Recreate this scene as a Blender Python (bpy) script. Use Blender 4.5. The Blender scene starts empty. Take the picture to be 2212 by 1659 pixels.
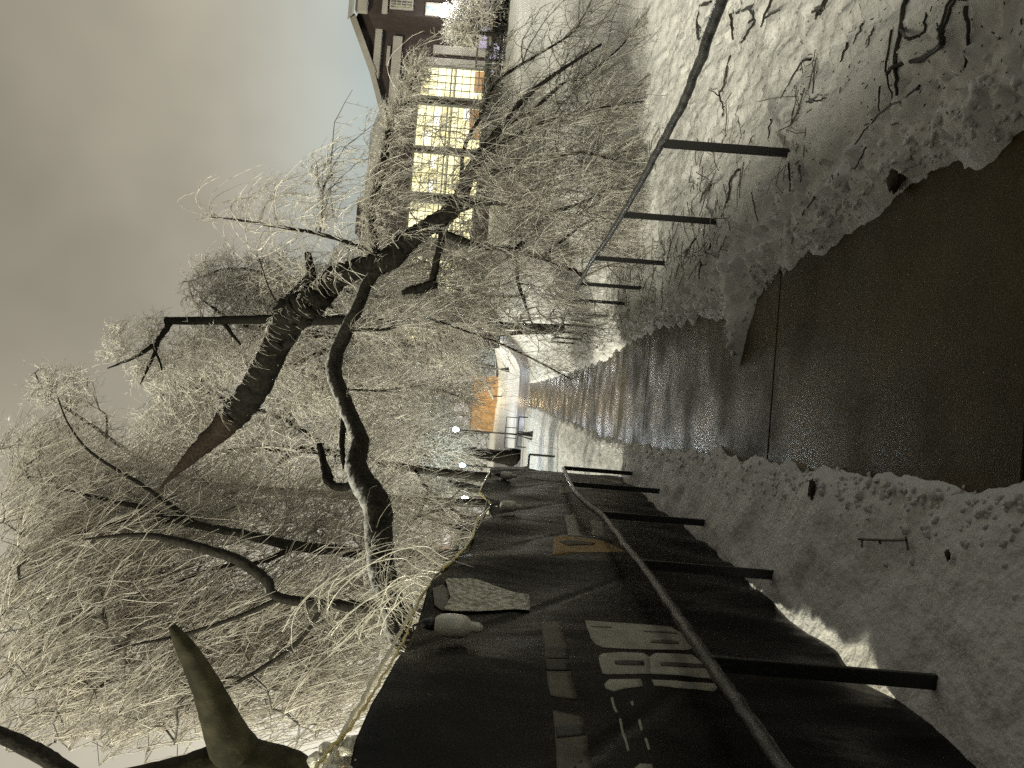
import bpy, bmesh, math, random
import numpy as np
from mathutils import Vector, Matrix
random.seed(7); rng = np.random.default_rng(7)
S = bpy.context.scene
C = S.collection

# ------------------------------------------------------------------ camera
# The phone was held sideways: world up is towards the picture's left edge.
FOC, CX, CY = 1600.0, 1106.0, 829.5          # working pixel frame 2212 x 1659
VX, VY, CH, TH = 1123.0, 855.0, 1.65, math.radians(4.6)
fw = Vector((VX-CX, -(VY-CY), -FOC)).normalized()          # world +Y seen from the camera
up = Vector((-math.cos(TH), math.sin(TH), 0)); up = (up - fw*up.dot(fw)).normalized()
rt = fw.cross(up).normalized()                              # world +X seen from the camera
RW = Matrix((rt, fw, up))                                   # camera -> world
cam = bpy.data.objects.new('camera', bpy.data.cameras.new('camera')); C.objects.link(cam)
cam.matrix_world = Matrix.Translation((0, 0, CH)) @ RW.to_4x4()
cam.data.sensor_fit = 'HORIZONTAL'; cam.data.sensor_width = 36; cam.data.lens = 36*FOC/2212
cam.data.clip_start = .05; cam.data.clip_end = 2000
S.camera = cam
S.view_settings.view_transform = 'Standard'; S.view_settings.look = 'None'
S.cycles.use_denoising = False
S.view_settings.exposure = 0; S.view_settings.gamma = 1

RWn = np.array(RW)
def W(ix, iy, y):                                           # place at distance y along the path
    d = RWn @ np.array([ix-CX, -(iy-CY), -FOC]); d = d/d[1]
    return np.array([0, 0, CH]) + d*y
def WX(ix, iy, X):                                          # on the vertical plane x = X
    d = RWn @ np.array([ix-CX, -(iy-CY), -FOC]); return np.array([0, 0, CH]) + d*(X/d[0])
def WG(ix, iy, z=0.0):
    d = RWn @ np.array([ix-CX, -(iy-CY), -FOC]); return np.array([0, 0, CH]) + d*((z-CH)/d[2])

# ------------------------------------------------------------------ sky
wd = bpy.data.worlds.new("World"); S.world = wd; wd.use_nodes = True
nt = wd.node_tree; N = nt.nodes; L = nt.links; N.clear()
def nd(t, **k):
    n = N.new(t)
    for a, b in k.items(): setattr(n, a, b)
    return n
tc = nd('ShaderNodeTexCoord'); sep = nd('ShaderNodeSeparateXYZ'); L.new(tc.outputs['Generated'], sep.inputs[0])
def mth(op, a, b=None, clamp=False):
    m = nd('ShaderNodeMath', operation=op); m.use_clamp = clamp
    for i, v in enumerate((a, b)):
        if v is None: continue
        if isinstance(v, (int, float)): m.inputs[i].default_value = v
        else: L.new(v, m.inputs[i])
    return m.outputs[0]
def mr(v, a, b, c, d):
    m = nd('ShaderNodeMapRange', interpolation_type='SMOOTHSTEP'); L.new(v, m.inputs[0])
    for i, x in enumerate((a, b, c, d)): m.inputs[i+1].default_value = x
    return m.outputs[0]
def mixc(f, a, b):
    m = nd('ShaderNodeMix', data_type='RGBA')
    if isinstance(f, (int, float)): m.inputs[0].default_value = f
    else: L.new(f, m.inputs[0])
    for i, v in ((6, a), (7, b)):
        if isinstance(v, tuple): m.inputs[i].default_value = v
        else: L.new(v, m.inputs[i])
    return m.outputs[2]
noi = nd('ShaderNodeTexNoise'); noi.inputs['Scale'].default_value = 2.2; noi.inputs['Detail'].default_value = 4
L.new(tc.outputs['Generated'], noi.inputs['Vector'])
cool = mth('MULTIPLY', mr(sep.outputs[2], .08, .42, 1, 0), mr(sep.outputs[0], -.08, .28, .1, 1))
warm = mixc(mr(sep.outputs[2], .2, .6, 0, 1), (.44, .41, .33, 1), (.298, .272, .212, 1))
col = mixc(cool, warm, (.30, .375, .385, 1))
cl = mr(noi.outputs[0], .33, .66, .80, 1.24)
behind = mr(sep.outputs[1], -.35, .45, .28, 1.0)            # the town's glow is ahead, the sky behind is darker
zen = mr(sep.outputs[2], .55, .95, 1.0, .42)
left_glow = mth('MULTIPLY', mr(sep.outputs[0], -.5, .05, 1.6, 1.0), mr(sep.outputs[2], .05, .6, 1.25, .95))
f = mth('MULTIPLY', mth('MULTIPLY', cl, behind), mth('MULTIPLY', zen, left_glow))
bg = nd('ShaderNodeBackground'); L.new(col, bg.inputs[0]); L.new(f, bg.inputs[1])
out = nd('ShaderNodeOutputWorld'); L.new(bg.outputs[0], out.inputs[0])

# added sun lamp brightens trees and lawn from behind left; fence shades near path
sl = bpy.data.lights.new('added_sun', 'SUN'); sl.energy = 4.7; sl.angle = math.radians(11); sl.color = (.97, .935, .735)
so = bpy.data.objects.new('added_sun', sl); C.objects.link(so)
so.rotation_euler = Vector((.72, .62, -.44)).to_track_quat('-Z', 'Y').to_euler()

# ------------------------------------------------------------------ helpers
def tag(o, label=None, cat=None, group=None, kind=None):
    for k, v in (('label', label), ('category', cat), ('group', group), ('kind', kind)):
        if v: o[k] = v
    return o
def thing(name, loc, label, cat, group=None):
    o = bpy.data.objects.new(name, None); C.objects.link(o); o.location = Vector([float(v) for v in loc])
    o.empty_display_size = .2
    return tag(o, label, cat, group)
def mesh_np(name, v, q, mat, parent=None, smooth=True, tris=False):
    me = bpy.data.meshes.new(name); v = np.asarray(v, dtype=np.float32).reshape(-1, 3)
    if parent is not None: v = v - np.array(parent.location, dtype=np.float32)
    q = np.asarray(q, dtype=np.int32); k = q.shape[1]
    me.vertices.add(len(v)); me.vertices.foreach_set('co', v.ravel())
    me.loops.add(q.size); me.loops.foreach_set('vertex_index', q.ravel())
    me.polygons.add(len(q)); me.polygons.foreach_set('loop_start', np.arange(0, q.size, k, dtype=np.int32))
    me.polygons.foreach_set('use_smooth', np.full(len(q), smooth))
    me.update(calc_edges=True); me.validate()
    me.materials.append(mat)
    o = bpy.data.objects.new(name, me); C.objects.link(o)
    if parent is not None: o.parent = parent
    return o
def nrm(a): return a/np.maximum(np.linalg.norm(a, axis=-1, keepdims=True), 1e-9)
class Tubes:
    def __init__(s): s.v = []; s.q = []; s.n = 0
    def add(s, P, R, sides=3, cap=False, lump=0.0):
        P = np.asarray(P, float)
        if P.ndim == 2: P = P[None]
        n, k, _ = P.shape
        R = np.broadcast_to(np.asarray(R, float), (n, k))
        T = np.empty_like(P); T[:, 1:-1] = P[:, 2:]-P[:, :-2]; T[:, 0] = P[:, 1]-P[:, 0]; T[:, -1] = P[:, -1]-P[:, -2]
        T = nrm(T)
        mean = nrm(P[:, -1]-P[:, 0]); ref = np.where(np.abs(mean[:, 2:3]) < .8, [[0, 0, 1.]], [[0, 1., 0]])
        A = nrm(np.cross(T, ref[:, None, :])); B = np.cross(T, A)
        a = np.arange(sides)*2*np.pi/sides
        RR = R[:, :, None]*(np.ones(sides) if not lump else 1+lump*rng.uniform(-1, 1, (n, k, sides)))
        V = P[:, :, None, :] + RR[..., None]*(A[:, :, None, :]*np.cos(a)[:, None] + B[:, :, None, :]*np.sin(a)[:, None])
        idx = np.arange(n*k*sides).reshape(n, k, sides)+s.n
        j = np.roll(idx, -1, axis=2)
        Q = np.stack([idx[:, :-1], j[:, :-1], j[:, 1:], idx[:, 1:]], -1).reshape(-1, 4)
        s.v.append(V.reshape(-1, 3)); s.q.append(Q); s.n += n*k*sides
        if cap:
            for e in (0, k-1):
                c = s.n; s.v.append(P[:, e]); s.n += n
                ci = (c+np.arange(n))[:, None].repeat(sides, 1)
                i0 = idx[:, e]; i1 = j[:, e]
                # degenerate-free: use quads made of centre, a, mid, b with the mid at b is avoided by pairing sides
                if sides % 2 == 0:
                    aa = idx[:, e, 0::2]; bb = idx[:, e, 1::2]; cc = np.roll(aa, -1, axis=1)
                    cz = (c+np.arange(n))[:, None].repeat(sides//2, 1)
                    Q2 = np.stack([cz, aa, bb, cc] if e else [cz, cc, bb, aa], -1).reshape(-1, 4); s.q.append(Q2)
    def obj(s, name, mat, parent=None, smooth=True):
        if not s.v: return None
        return mesh_np(name, np.concatenate(s.v), np.concatenate(s.q), mat, parent, smooth)
def crom(P, m=6):                                            # smooth a traced polyline
    P = np.asarray(P, float)
    if len(P) < 3: return np.array([P[0]+(P[-1]-P[0])*t for t in np.linspace(0, 1, m+1)])
    E = np.vstack([2*P[0]-P[1], P, 2*P[-1]-P[-2]]); o = []
    for i in range(1, len(E)-2):
        for t in np.arange(m)/m:
            a, b, c, d = E[i-1:i+3]
            o.append(.5*((2*b)+(c-a)*t+(2*a-5*b+4*c-d)*t*t+(3*b-a-3*c+d)*t**3))
    o.append(P[-1]); return np.array(o)
def limb(pts, m=6, wob=.0):                                  # pts: (ix, iy, distance, half width in px)
    A = np.array([list(W(p[0], p[1], p[2]))+[p[3]*p[2]/FOC] for p in pts])
    A = crom(A, m)
    if wob: A[1:-1, :3] += rng.normal(0, wob, (len(A)-2, 3))*A[1:-1, 3:4]
    return A[:, :3], np.maximum(A[:, 3], .003)
# value noise on a lattice, vectorised
_perm = rng.random((512, 512))
def vn(x, y):
    xi = np.floor(x).astype(int); yi = np.floor(y).astype(int); fx = x-xi; fy = y-yi
    fx = fx*fx*(3-2*fx); fy = fy*fy*(3-2*fy)
    g = lambda a, b: _perm[a % 512, b % 512]
    return (g(xi, yi)*(1-fx)+g(xi+1, yi)*fx)*(1-fy)+(g(xi, yi+1)*(1-fx)+g(xi+1, yi+1)*fx)*fy-.5
def fbm(x, y, o=4):
    s = 0; a = 1
    for i in range(o): s = s+a*vn(x*2**i+i*17.3, y*2**i+i*9.1); a *= .5
    return s
def sst(v, a, b): t = np.clip((v-a)/(b-a), 0, 1); return t*t*(3-2*t)

class Box:                                                   # boxes with a small inset bevel kept simple
    def __init__(s): s.bm = bmesh.new()
    def box(s, x0, x1, y0, y1, z0, z1, M=None):
        vs = [s.bm.verts.new(Vector(p)) for p in ((x0,y0,z0),(x1,y0,z0),(x1,y1,z0),(x0,y1,z0),(x0,y0,z1),(x1,y0,z1),(x1,y1,z1),(x0,y1,z1))]
        if M is not None:
            for v in vs: v.co = M @ v.co
        for f in ((0,3,2,1),(4,5,6,7),(0,1,5,4),(1,2,6,5),(2,3,7,6),(3,0,4,7)): s.bm.faces.new([vs[i] for i in f])
    def poly(s, pts):
        return s.bm.faces.new([s.bm.verts.new(Vector([float(c) for c in p])) for p in pts])
    def prism(s, pts, off):                                  # polygon extruded by a vector
        off = Vector(off); a = [s.bm.verts.new(Vector([float(c) for c in p])) for p in pts]; b = [s.bm.verts.new(v.co+off) for v in a]
        s.bm.faces.new(a[::-1]); s.bm.faces.new(b); n = len(a)
        for i in range(n): s.bm.faces.new((a[i], a[(i+1) % n], b[(i+1) % n], b[i]))
    def lathe(s, prof, c=(0, 0, 0), seg=16):
        rings = [[s.bm.verts.new((c[0]+r*math.cos(2*math.pi*i/seg), c[1]+r*math.sin(2*math.pi*i/seg), c[2]+z)) for i in range(seg)] for r, z in prof]
        for a, b in zip(rings, rings[1:]):
            for i in range(seg): s.bm.faces.new((a[i], a[(i+1) % seg], b[(i+1) % seg], b[i]))
        s.bm.faces.new(rings[0][::-1]); s.bm.faces.new(rings[-1])
    def obj(s, name, mat, parent=None, smooth=False, bevel=0):
        bmesh.ops.recalc_face_normals(s.bm, faces=s.bm.faces)
        if parent is not None: bmesh.ops.translate(s.bm, verts=s.bm.verts, vec=-Vector(parent.location))
        me = bpy.data.meshes.new(name); s.bm.to_mesh(me); s.bm.free()
        for p in me.polygons: p.use_smooth = smooth
        me.materials.append(mat); o = bpy.data.objects.new(name, me); C.objects.link(o)
        if parent is not None: o.parent = parent
        if bevel:
            m = o.modifiers.new('bevel', 'BEVEL'); m.width = bevel; m.segments = 2; m.limit_method = 'ANGLE'
        return o

# ------------------------------------------------------------------ materials
def mat(name, base, rough=.6, noise=0, col2=None, bump=0, bscale=40, snow=0, snow_a=.45, snow_b=.8, spec=.5, emit=None, es=0, metal=0, trans=0, coat=0, bdist=.01):
    m = bpy.data.materials.new(name); m.use_nodes = True; t = m.node_tree; b = t.nodes['Principled BSDF']
    b.inputs['Base Color'].default_value = (*base, 1); b.inputs['Roughness'].default_value = rough
    b.inputs['Specular IOR Level'].default_value = spec; b.inputs['Metallic'].default_value = metal
    b.inputs['Coat Weight'].default_value = coat; b.inputs['Coat Roughness'].default_value = .12
    tc = t.nodes.new('ShaderNodeTexCoord'); c = None
    if noise:
        n = t.nodes.new('ShaderNodeTexNoise'); n.inputs['Scale'].default_value = noise; n.inputs['Detail'].default_value = 5
        t.links.new(tc.outputs['Object'], n.inputs['Vector'])
        r = t.nodes.new('ShaderNodeValToRGB'); r.color_ramp.elements[0].position = .36; r.color_ramp.elements[1].position = .66
        r.color_ramp.elements[0].color = (*base, 1); r.color_ramp.elements[1].color = (*(col2 or base), 1)
        t.links.new(n.outputs['Fac'], r.inputs[0]); c = r.outputs[0]; t.links.new(c, b.inputs['Base Color'])
    if snow:                                                  # snow lying on upward faces
        g = t.nodes.new('ShaderNodeNewGeometry'); s = t.nodes.new('ShaderNodeSeparateXYZ'); t.links.new(g.outputs['Normal'], s.inputs[0])
        n2 = t.nodes.new('ShaderNodeTexNoise'); n2.inputs['Scale'].default_value = 14; t.links.new(tc.outputs['Object'], n2.inputs['Vector'])
        ad = t.nodes.new('ShaderNodeMath'); ad.operation = 'MULTIPLY_ADD'; ad.inputs[1].default_value = .7
        t.links.new(n2.outputs['Fac'], ad.inputs[0]); t.links.new(s.outputs[2], ad.inputs[2])
        mp = t.nodes.new('ShaderNodeMapRange'); mp.inputs[1].default_value = snow_a+.35; mp.inputs[2].default_value = snow_b+.35; mp.inputs[4].default_value = snow
        t.links.new(ad.outputs[0], mp.inputs[0])
        x = t.nodes.new('ShaderNodeMix'); x.data_type = 'RGBA'; x.inputs[6].default_value = (*base, 1); x.inputs[7].default_value = (.78, .78, .77, 1)
        if c: t.links.new(c, x.inputs[6])
        t.links.new(mp.outputs[0], x.inputs[0]); t.links.new(x.outputs[2], b.inputs['Base Color'])
    if bump:
        n = t.nodes.new('ShaderNodeTexNoise'); n.inputs['Scale'].default_value = bscale; n.inputs['Detail'].default_value = 6
        t.links.new(tc.outputs['Object'], n.inputs['Vector']); k = t.nodes.new('ShaderNodeBump')
        k.inputs['Strength'].default_value = bump; k.inputs['Distance'].default_value = bdist
        t.links.new(n.outputs['Fac'], k.inputs['Height']); t.links.new(k.outputs[0], b.inputs['Normal'])
    if emit:
        b.inputs['Emission Color'].default_value = (*emit, 1); b.inputs['Emission Strength'].default_value = es
    return m
M = dict(
 snow=mat('snow', (.72,.72,.71), .55, noise=1.2, col2=(.82,.81,.79), bump=.55, bscale=24, bdist=.03),
 concrete=mat('concrete', (.040,.034,.019), .40, noise=7, col2=(.068,.057,.034), bump=.5, bscale=150, bdist=.004, spec=.22),
 seam=mat('seam', (.03,.025,.02), .8),
 bark=mat('bark', (.014,.013,.0105), .8, noise=18, col2=(.034,.030,.024), bump=.9, bscale=30, snow=.7, snow_a=.6, snow_b=.95, bdist=.02, spec=.12),
 barkdark=mat('bark_dark', (.007,.0064,.005), .9, noise=18, col2=(.018,.016,.0125), bump=.9, bscale=30, snow=.35, snow_a=.9, snow_b=1.25, bdist=.02, spec=.1),
 stubbark=mat('stub_bark', (.022,.021,.013), .85, noise=9, col2=(.05,.046,.028), bump=.5, bscale=20, snow=.2, snow_a=.8, snow_b=1.2, bdist=.02, spec=.15),
 wood=mat('splintered_wood', (.015,.0115,.008), .9, noise=22, col2=(.036,.026,.018), bump=.9, bscale=22, bdist=.02, spec=.15),
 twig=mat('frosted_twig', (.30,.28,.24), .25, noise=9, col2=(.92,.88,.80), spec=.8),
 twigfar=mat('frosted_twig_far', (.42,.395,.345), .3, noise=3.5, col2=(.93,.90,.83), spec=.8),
 twigdark=mat('bare_twig', (.045,.038,.028), .4, noise=5, col2=(.15,.135,.105), spec=.8),
 twigmid=mat('half_frosted_twig', (.03,.027,.022), .4, noise=4, col2=(.26,.245,.21), spec=.5),
 twigbrown=mat('brown_frosted_twig', (.32,.29,.24), .35, noise=3, col2=(.78,.73,.64), spec=.5),
 stickwet=mat('wet_stick', (.012,.010,.007), .4, noise=8, col2=(.04,.034,.024), spec=.4),
 black=mat('black_metal', (.012,.012,.012), .35, bump=.2, bscale=60),
 rail=mat('iced_rail', (.014,.014,.014), .35, noise=14, col2=(.055,.055,.053), bump=.5, bscale=50, coat=.15, spec=.3),
 tarp=mat('tarp', (.0035,.0032,.0028), .36, noise=3, col2=(.013,.012,.010), bump=.25, bscale=9, bdist=.02, spec=.055),
 logo=mat('logo_print', (.22,.215,.175), .6, noise=9, col2=(.33,.32,.26)),
 logodim=mat('logo_dim', (.10,.10,.085), .6, noise=12, col2=(.17,.165,.14)),
 tape=mat('tape', (.05,.042,.028), .6, noise=8, col2=(.10,.085,.06)),
 tapedark=mat('tape_dark', (.02,.018,.014), .6),
 tapepale=mat('tape_pale', (.13,.125,.10), .5, noise=20, col2=(.24,.23,.19)),
 patch=mat('patch', (.30,.19,.06), .6, noise=6, col2=(.20,.13,.05)),
 net=mat('net', (.25,.235,.19), .7, noise=34, col2=(.80,.76,.64), bump=1, bscale=60, bdist=.02),
 bulb=mat('bulb', (.62,.60,.52), .3, noise=8, col2=(.5,.48,.42), coat=.5),
 ice=mat('ice', (.72,.70,.60), .15, noise=22, col2=(.35,.33,.26), bump=.9, bscale=40, coat=.8, bdist=.02),
 icewire=mat('iced_wire', (.55,.53,.46), .25, noise=12, col2=(.75,.72,.62), coat=.5),
 yellow=mat('yellow_wire', (.62,.50,.16), .3, noise=10, col2=(.75,.65,.3), coat=.5),
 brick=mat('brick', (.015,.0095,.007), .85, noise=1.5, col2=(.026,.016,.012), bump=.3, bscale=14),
 trim=mat('trim', (.19,.175,.15), .7, noise=1, col2=(.25,.23,.20)),
 roof=mat('roof', (.20,.20,.19), .8, noise=1, col2=(.30,.30,.29)),
 frame=mat('window_frame', (.10,.10,.08), .6),
 purple=mat('purple_panel', (.34,.30,.48), .5, noise=2, col2=(.42,.38,.55)),
 hedge=mat('hedge', (.015,.018,.012), .8, noise=3, col2=(.06,.062,.05)),
 orange=mat('orange_wall', (.26,.15,.06), .8, noise=2, col2=(.42,.25,.11), bump=.3),
 leaf=mat('dead_leaf', (.05,.035,.02), .8),
)
def concrete():
    m = M['concrete']; t = m.node_tree; b = t.nodes['Principled BSDF']; tc = t.nodes.new('ShaderNodeTexCoord')
    def no(sc, det, lo, hi, a, c):
        n = t.nodes.new('ShaderNodeTexNoise'); n.inputs['Scale'].default_value = sc; n.inputs['Detail'].default_value = det
        t.links.new(tc.outputs['Object'], n.inputs['Vector']); q = t.nodes.new('ShaderNodeMapRange')
        for i, v in enumerate((lo, hi, a, c)): q.inputs[i+1].default_value = v
        t.links.new(n.outputs['Fac'], q.inputs[0]); return q.outputs[0]
    stain = no(1.7, 6, .35, .68, .55, 1.35); grain = no(140, 2, .3, .75, .55, 1.6)
    mu = t.nodes.new('ShaderNodeMath'); mu.operation = 'MULTIPLY'; t.links.new(stain, mu.inputs[0]); t.links.new(grain, mu.inputs[1])
    v = t.nodes.new('ShaderNodeVectorMath'); v.operation = 'SCALE'; v.inputs[0].default_value = (.062, .047, .018)
    t.links.new(mu.outputs[0], v.inputs['Scale']); t.links.new(v.outputs[0], b.inputs['Base Color'])
    t.links.new(no(1.3, 5, .35, .65, .20, .52), b.inputs['Roughness'])
concrete(); M['concrete'].node_tree.nodes['Principled BSDF'].inputs['Specular Tint'].default_value = (1, .76, .44, 1)
def emat(name, base, es, c2=None, sc=1.2):
    m = mat(name, (.05,.05,.05), .4); t = m.node_tree; b = t.nodes['Principled BSDF']
    b.inputs['Emission Strength'].default_value = es; b.inputs['Emission Color'].default_value = (*base, 1)
    if c2:
        n = t.nodes.new('ShaderNodeTexNoise'); n.inputs['Scale'].default_value = sc; n.inputs['Detail'].default_value = 3
        tcx = t.nodes.new('ShaderNodeTexCoord'); t.links.new(tcx.outputs['Object'], n.inputs[0])
        r = t.nodes.new('ShaderNodeValToRGB'); r.color_ramp.elements[0].position = .42; r.color_ramp.elements[1].position = .6
        r.color_ramp.elements[0].color = (*c2, 1); r.color_ramp.elements[1].color = (*base, 1)
        t.links.new(n.outputs['Fac'], r.inputs[0]); t.links.new(r.outputs[0], b.inputs['Emission Color'])
    return m
M['lit'] = emat('lit_room', (1,.93,.55), 2.1, (.85,.76,.36), 1.3)
M['litpale'] = emat('lit_pale', (.95,.86,.80), .9, (.35,.28,.26), 1.6)
M['shelf'] = emat('lit_shelf', (.75,.42,.14), .8, (.55,.26,.08), 5)
M['tube'] = emat('ceiling_lamp', (1,1,.85), 4)
M['lampwhite'] = emat('lamp_white', (.88,.95,1), 25)
M['lampcool'] = emat('lamp_cool', (.6,.9,1), 10)
M['cyan'] = emat('cyan_sign', (.25,.75,.9), 1.2, (.9,.95,.95), 6)

# ------------------------------------------------------------------ ground
def ipl(v, t): return np.interp(v, [a for a, b in t], [b for a, b in t])
PATHZ = [(-50, 0), (18, 0), (40, .6), (55, 1.25), (63, 1.8), (80, 4.0), (100, 5.0), (160, 7.5), (400, 10)]
LAWNZ = [(-50, 0), (9, 0), (20, 1.15), (45, 4.3), (60, 4.7), (100, 5.2), (160, 7.5), (400, 10)]
XR = [(0, 1.05), (2, 1.06), (3.15, 1.09), (3.55, 1.06), (4.5, .97), (4.9, .93), (5.35, .86), (5.52, .64), (5.60, .46), (5.66, .40), (5.74, .6), (5.95, .74), (6.5, .86), (8.4, .98), (10.7, 1.0), (15.4, .88), (35, .9), (60, .9)]
XL = [(0, -.16), (2.6, -.2), (4, -.27), (5.2, -.36), (5.7, -.33), (6.2, -.34), (7, -.42), (10, -.55), (14.3, -.68), (35, -.62), (60, -.7)]
def base_z(x, y):
    zp = ipl(y, PATHZ); zl = ipl(y, LAWNZ); return zp+(zl-zp)*sst(x, 1.9, 6.5)
def snow_z(x, y):
    n1 = fbm(x*1.3, y*1.3, 4); n2 = fbm(x*9+40, y*9, 3); n3 = fbm(x*26, y*26+70, 2)
    rag = .12*fbm(x*0+y*3.3, y*0+3.1, 3)+.055*fbm(x*7+9, y*7+5, 3)+.02*fbm(x*21, y*21, 2)
    dr = x-(ipl(y, XR)+rag); dl = (ipl(y, XL)+rag*.7)-x
    d = np.maximum(dr, dl)
    far = np.where(y > 48, sst(y, 48, 52)*2-1, -1)               # beyond the path's end the snow is unbroken
    r = np.clip(d/.12, -1, 1); r = np.maximum(r, far*1.0)
    edge = np.where(r > 0, .02+.055*np.sqrt(np.clip(r, 0, 1)), .02+r*.09)
    bank = .05*sst(d, .05, .7)+.10*sst(-x, .55, 1.3)*sst(-x, -9, 9)
    hv = sst(r, 0, .5)
    lump = hv*(.055*n1+(.030*n2+.018*n3)*np.where(x < 0, .45, 1.45))*np.clip(1.25-.006*y, .4, 1.2)
    # churned, lumpy snow close to the path and below the fallen crown
    ch = np.exp(-((x-1.15)/.35)**2)*hv*(.05*np.abs(n2)*2+.02*n3)
    ft = .03*sst(np.abs(fbm(x*2.4+5, y*2.4+11, 2)), .32, .5)*hv
    out = np.where(hv > 0, edge+bank*hv+lump+ch-ft, edge)
    rd = sst(y, 50.5, 51.2)*(1-sst(y, 62.3, 63.2))*sst(x, -17, -15.5)*(1-sst(x, 8, 9.5))
    return base_z(x, y)+out*(1-rd)-.12*rd
ys = [-60, -30, -15, -6, -2, 0, .6]; y = 1.1
while y < 420: ys.append(y); y += max(.022, y*.0085)
ys = np.array(ys)
xs = list(np.arange(-2.4, 4.6, .028)); st = .03; x = 4.6
while x < 300: x += st; xs.append(x); st *= 1.035
st = .05; x = -2.4; lft = []
while x > -300: x -= st; lft.append(x); st *= 1.06
xs = np.array(lft[::-1]+xs)
GX, GY = np.meshgrid(xs, ys); GZ = snow_z(GX, GY)
nx, ny = len(xs), len(ys); ii = np.arange(nx*ny).reshape(ny, nx)
q = np.stack([ii[:-1, :-1], ii[:-1, 1:], ii[1:, 1:], ii[1:, :-1]], -1).reshape(-1, 4)
g = mesh_np('snowy_ground', np.stack([GX, GY, GZ], -1).reshape(-1, 3), q, M['snow']); tag(g, kind='structure')
def sz(x, y): return float(snow_z(np.array([float(x)]), np.array([float(y)]))[0])
# wet road across the end of the path
rx = np.linspace(-16, 9, 60); ryy = np.linspace(51, 63, 14); A_, B2 = np.meshgrid(rx, ryy); Zr = snow_z(A_*0-.2, B2)*0+base_z(A_, B2)+.004
nx, ny = 60, 14; ii = np.arange(nx*ny).reshape(ny, nx)
g = mesh_np('road', np.stack([A_, B2+.35*fbm(A_*.5, B2*.3, 3), Zr], -1).reshape(-1, 3), np.stack([ii[:-1, :-1], ii[:-1, 1:], ii[1:, 1:], ii[1:, :-1]], -1).reshape(-1, 4), mat('wet_road', (.10,.115,.16), .35, noise=.9, col2=(.30,.34,.42), bump=.3, bscale=3)); tag(g, kind='structure')
# concrete slabs of the path
sv, sq = [], []; yy = -4.9
b = Box()
k = 0
while yy < 50:
    y0, y1 = yy+.0045, yy+2.443-.0045; k += 1
    off = .004*((k*7) % 3)
    z0, z1 = float(ipl(y0, PATHZ))+off*.5, float(ipl(y1, PATHZ))+off*.5
    pts = [(-1.0, y0, z0), (1.45, y0, z0), (1.45, y1, z1), (-1.0, y1, z1)]
    b.prism([(p[0], p[1], p[2]-.03) for p in pts], (0, 0, .03)); yy += 2.443
sw = b.obj('sidewalk', M['concrete'], bevel=.006); tag(sw, kind='structure')
b = Box(); b.prism([(-1.0, -4.9, -.036), (1.45, -4.9, -.036), (1.45, 20, -.036), (-1.0, 20, -.036)], (0, 0, .018))
tag(b.obj('sidewalk_bed', M['seam']), kind='structure')

# ------------------------------------------------------------------ railings
def railing(name, label, posts, railpts, group, pw=.052, rr=.024, X=None):
    t = thing(name, (posts[0][0], posts[0][1], 0), label, 'railing', group)
    T = Tubes(); P = crom(np.array(railpts), 8); P[1:-1] += rng.normal(0, .002, (len(P)-2, 3))
    R = rr*(1+.12*np.array([float(fbm(np.array([i*.35]), np.array([3.3]))[0]) for i in range(len(P))]))
    T.add(P, R, 12, cap=True); T.obj('rail', M['rail'], t)
    for (px, py, zt) in posts:
        zb = min(0, sz(px, py))-.12 if py < 22 else sz(px, py)-.15
        b = Box(); b.box(px-.011, px+.011, py-pw/2, py+pw/2, zb, zt) if False else b.box(px-pw/2, px+pw/2, py-.012, py+.012, zb, zt)
        b.obj('post', M['black'], t, bevel=.003)
    return t
RXp, LXp = 1.61, -.88
rp = [WX(1700, -300, RXp), WX(1590, -60, RXp), WX(1556, 10, RXp), WX(1505, 150, RXp), WX(1470, 235, RXp), WX(1428, 310, RXp), WX(1393, 378, RXp), WX(1344, 464, RXp), WX(1308, 522, RXp), WX(1283, 556, RXp), WX(1250, 615, RXp)]
rp += [np.array([RXp, yv, rp[-1][2]+(.88-rp[-1][2])*min(1, (yv-rp[-1][1])/6)]) for yv in (12, 14, 16, 19.3, 21.3)]
def railz(P, yv):
    P = np.array(P); o = np.argsort(P[:, 1]); return float(np.interp(yv, P[o, 1], P[o, 2]))
posts = [(RXp, yv, railz(rp, yv)-.01) for yv in (2.72, 4.52, 6.3, 8.3, 10.2, 11.9, 13.8, 16.0, 17.8, 19.5, 21.1)]
railing('railing', 'dark iced railing on the right of the path, between it and the lawn', posts, rp, 'railings along the path')
lp = [WX(a, b_, LXp) for a, b_ in ((1217, 1012), (1240, 1058), (1272, 1092), (1305, 1118), (1350, 1178), (1392, 1228), (1440, 1298), (1478, 1352), (1532, 1432), (1600, 1530), (1690, 1659), (1840, 1880))]
posts = [(LXp, yv, railz(lp, yv)-.01) for yv in (2.62, 4.15, 5.86, 7.8, 9.55)]
railing('railing', 'iced pipe handrail on black posts in front of the black tarp fence', posts, lp, 'railings along the path')
def far_rail(name, label, px, py, x2, n, hgt=.8):
    zb = sz(px, py); P = [(px, py, zb+hgt), ((px+x2)/2, py, zb+hgt), (x2, py, zb+hgt)]
    xsr = np.linspace(px, x2, n)
    return railing(name, label, [(v, py, zb+hgt) for v in xsr], P, 'railings along the path', pw=.07, rr=.035)
p = W(1222, 988, 24); far_rail('railing', 'short black railing standing in the snow past the end of the tarp fence', p[0], 24, p[0]-1.6, 2, .82)
p = W(1088, 900, 62); far_rail('railing', 'far small railing in front of the orange lit wall', p[0], 62, p[0]-2.6, 4, 1.0)
p = W(1120, 905, 52); far_rail('railing', 'low dark railing behind the bell-based lamp post across the snow', W(1118, 900, 46)[0], 46, W(1118, 965, 46)[0], 3, .55)

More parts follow.
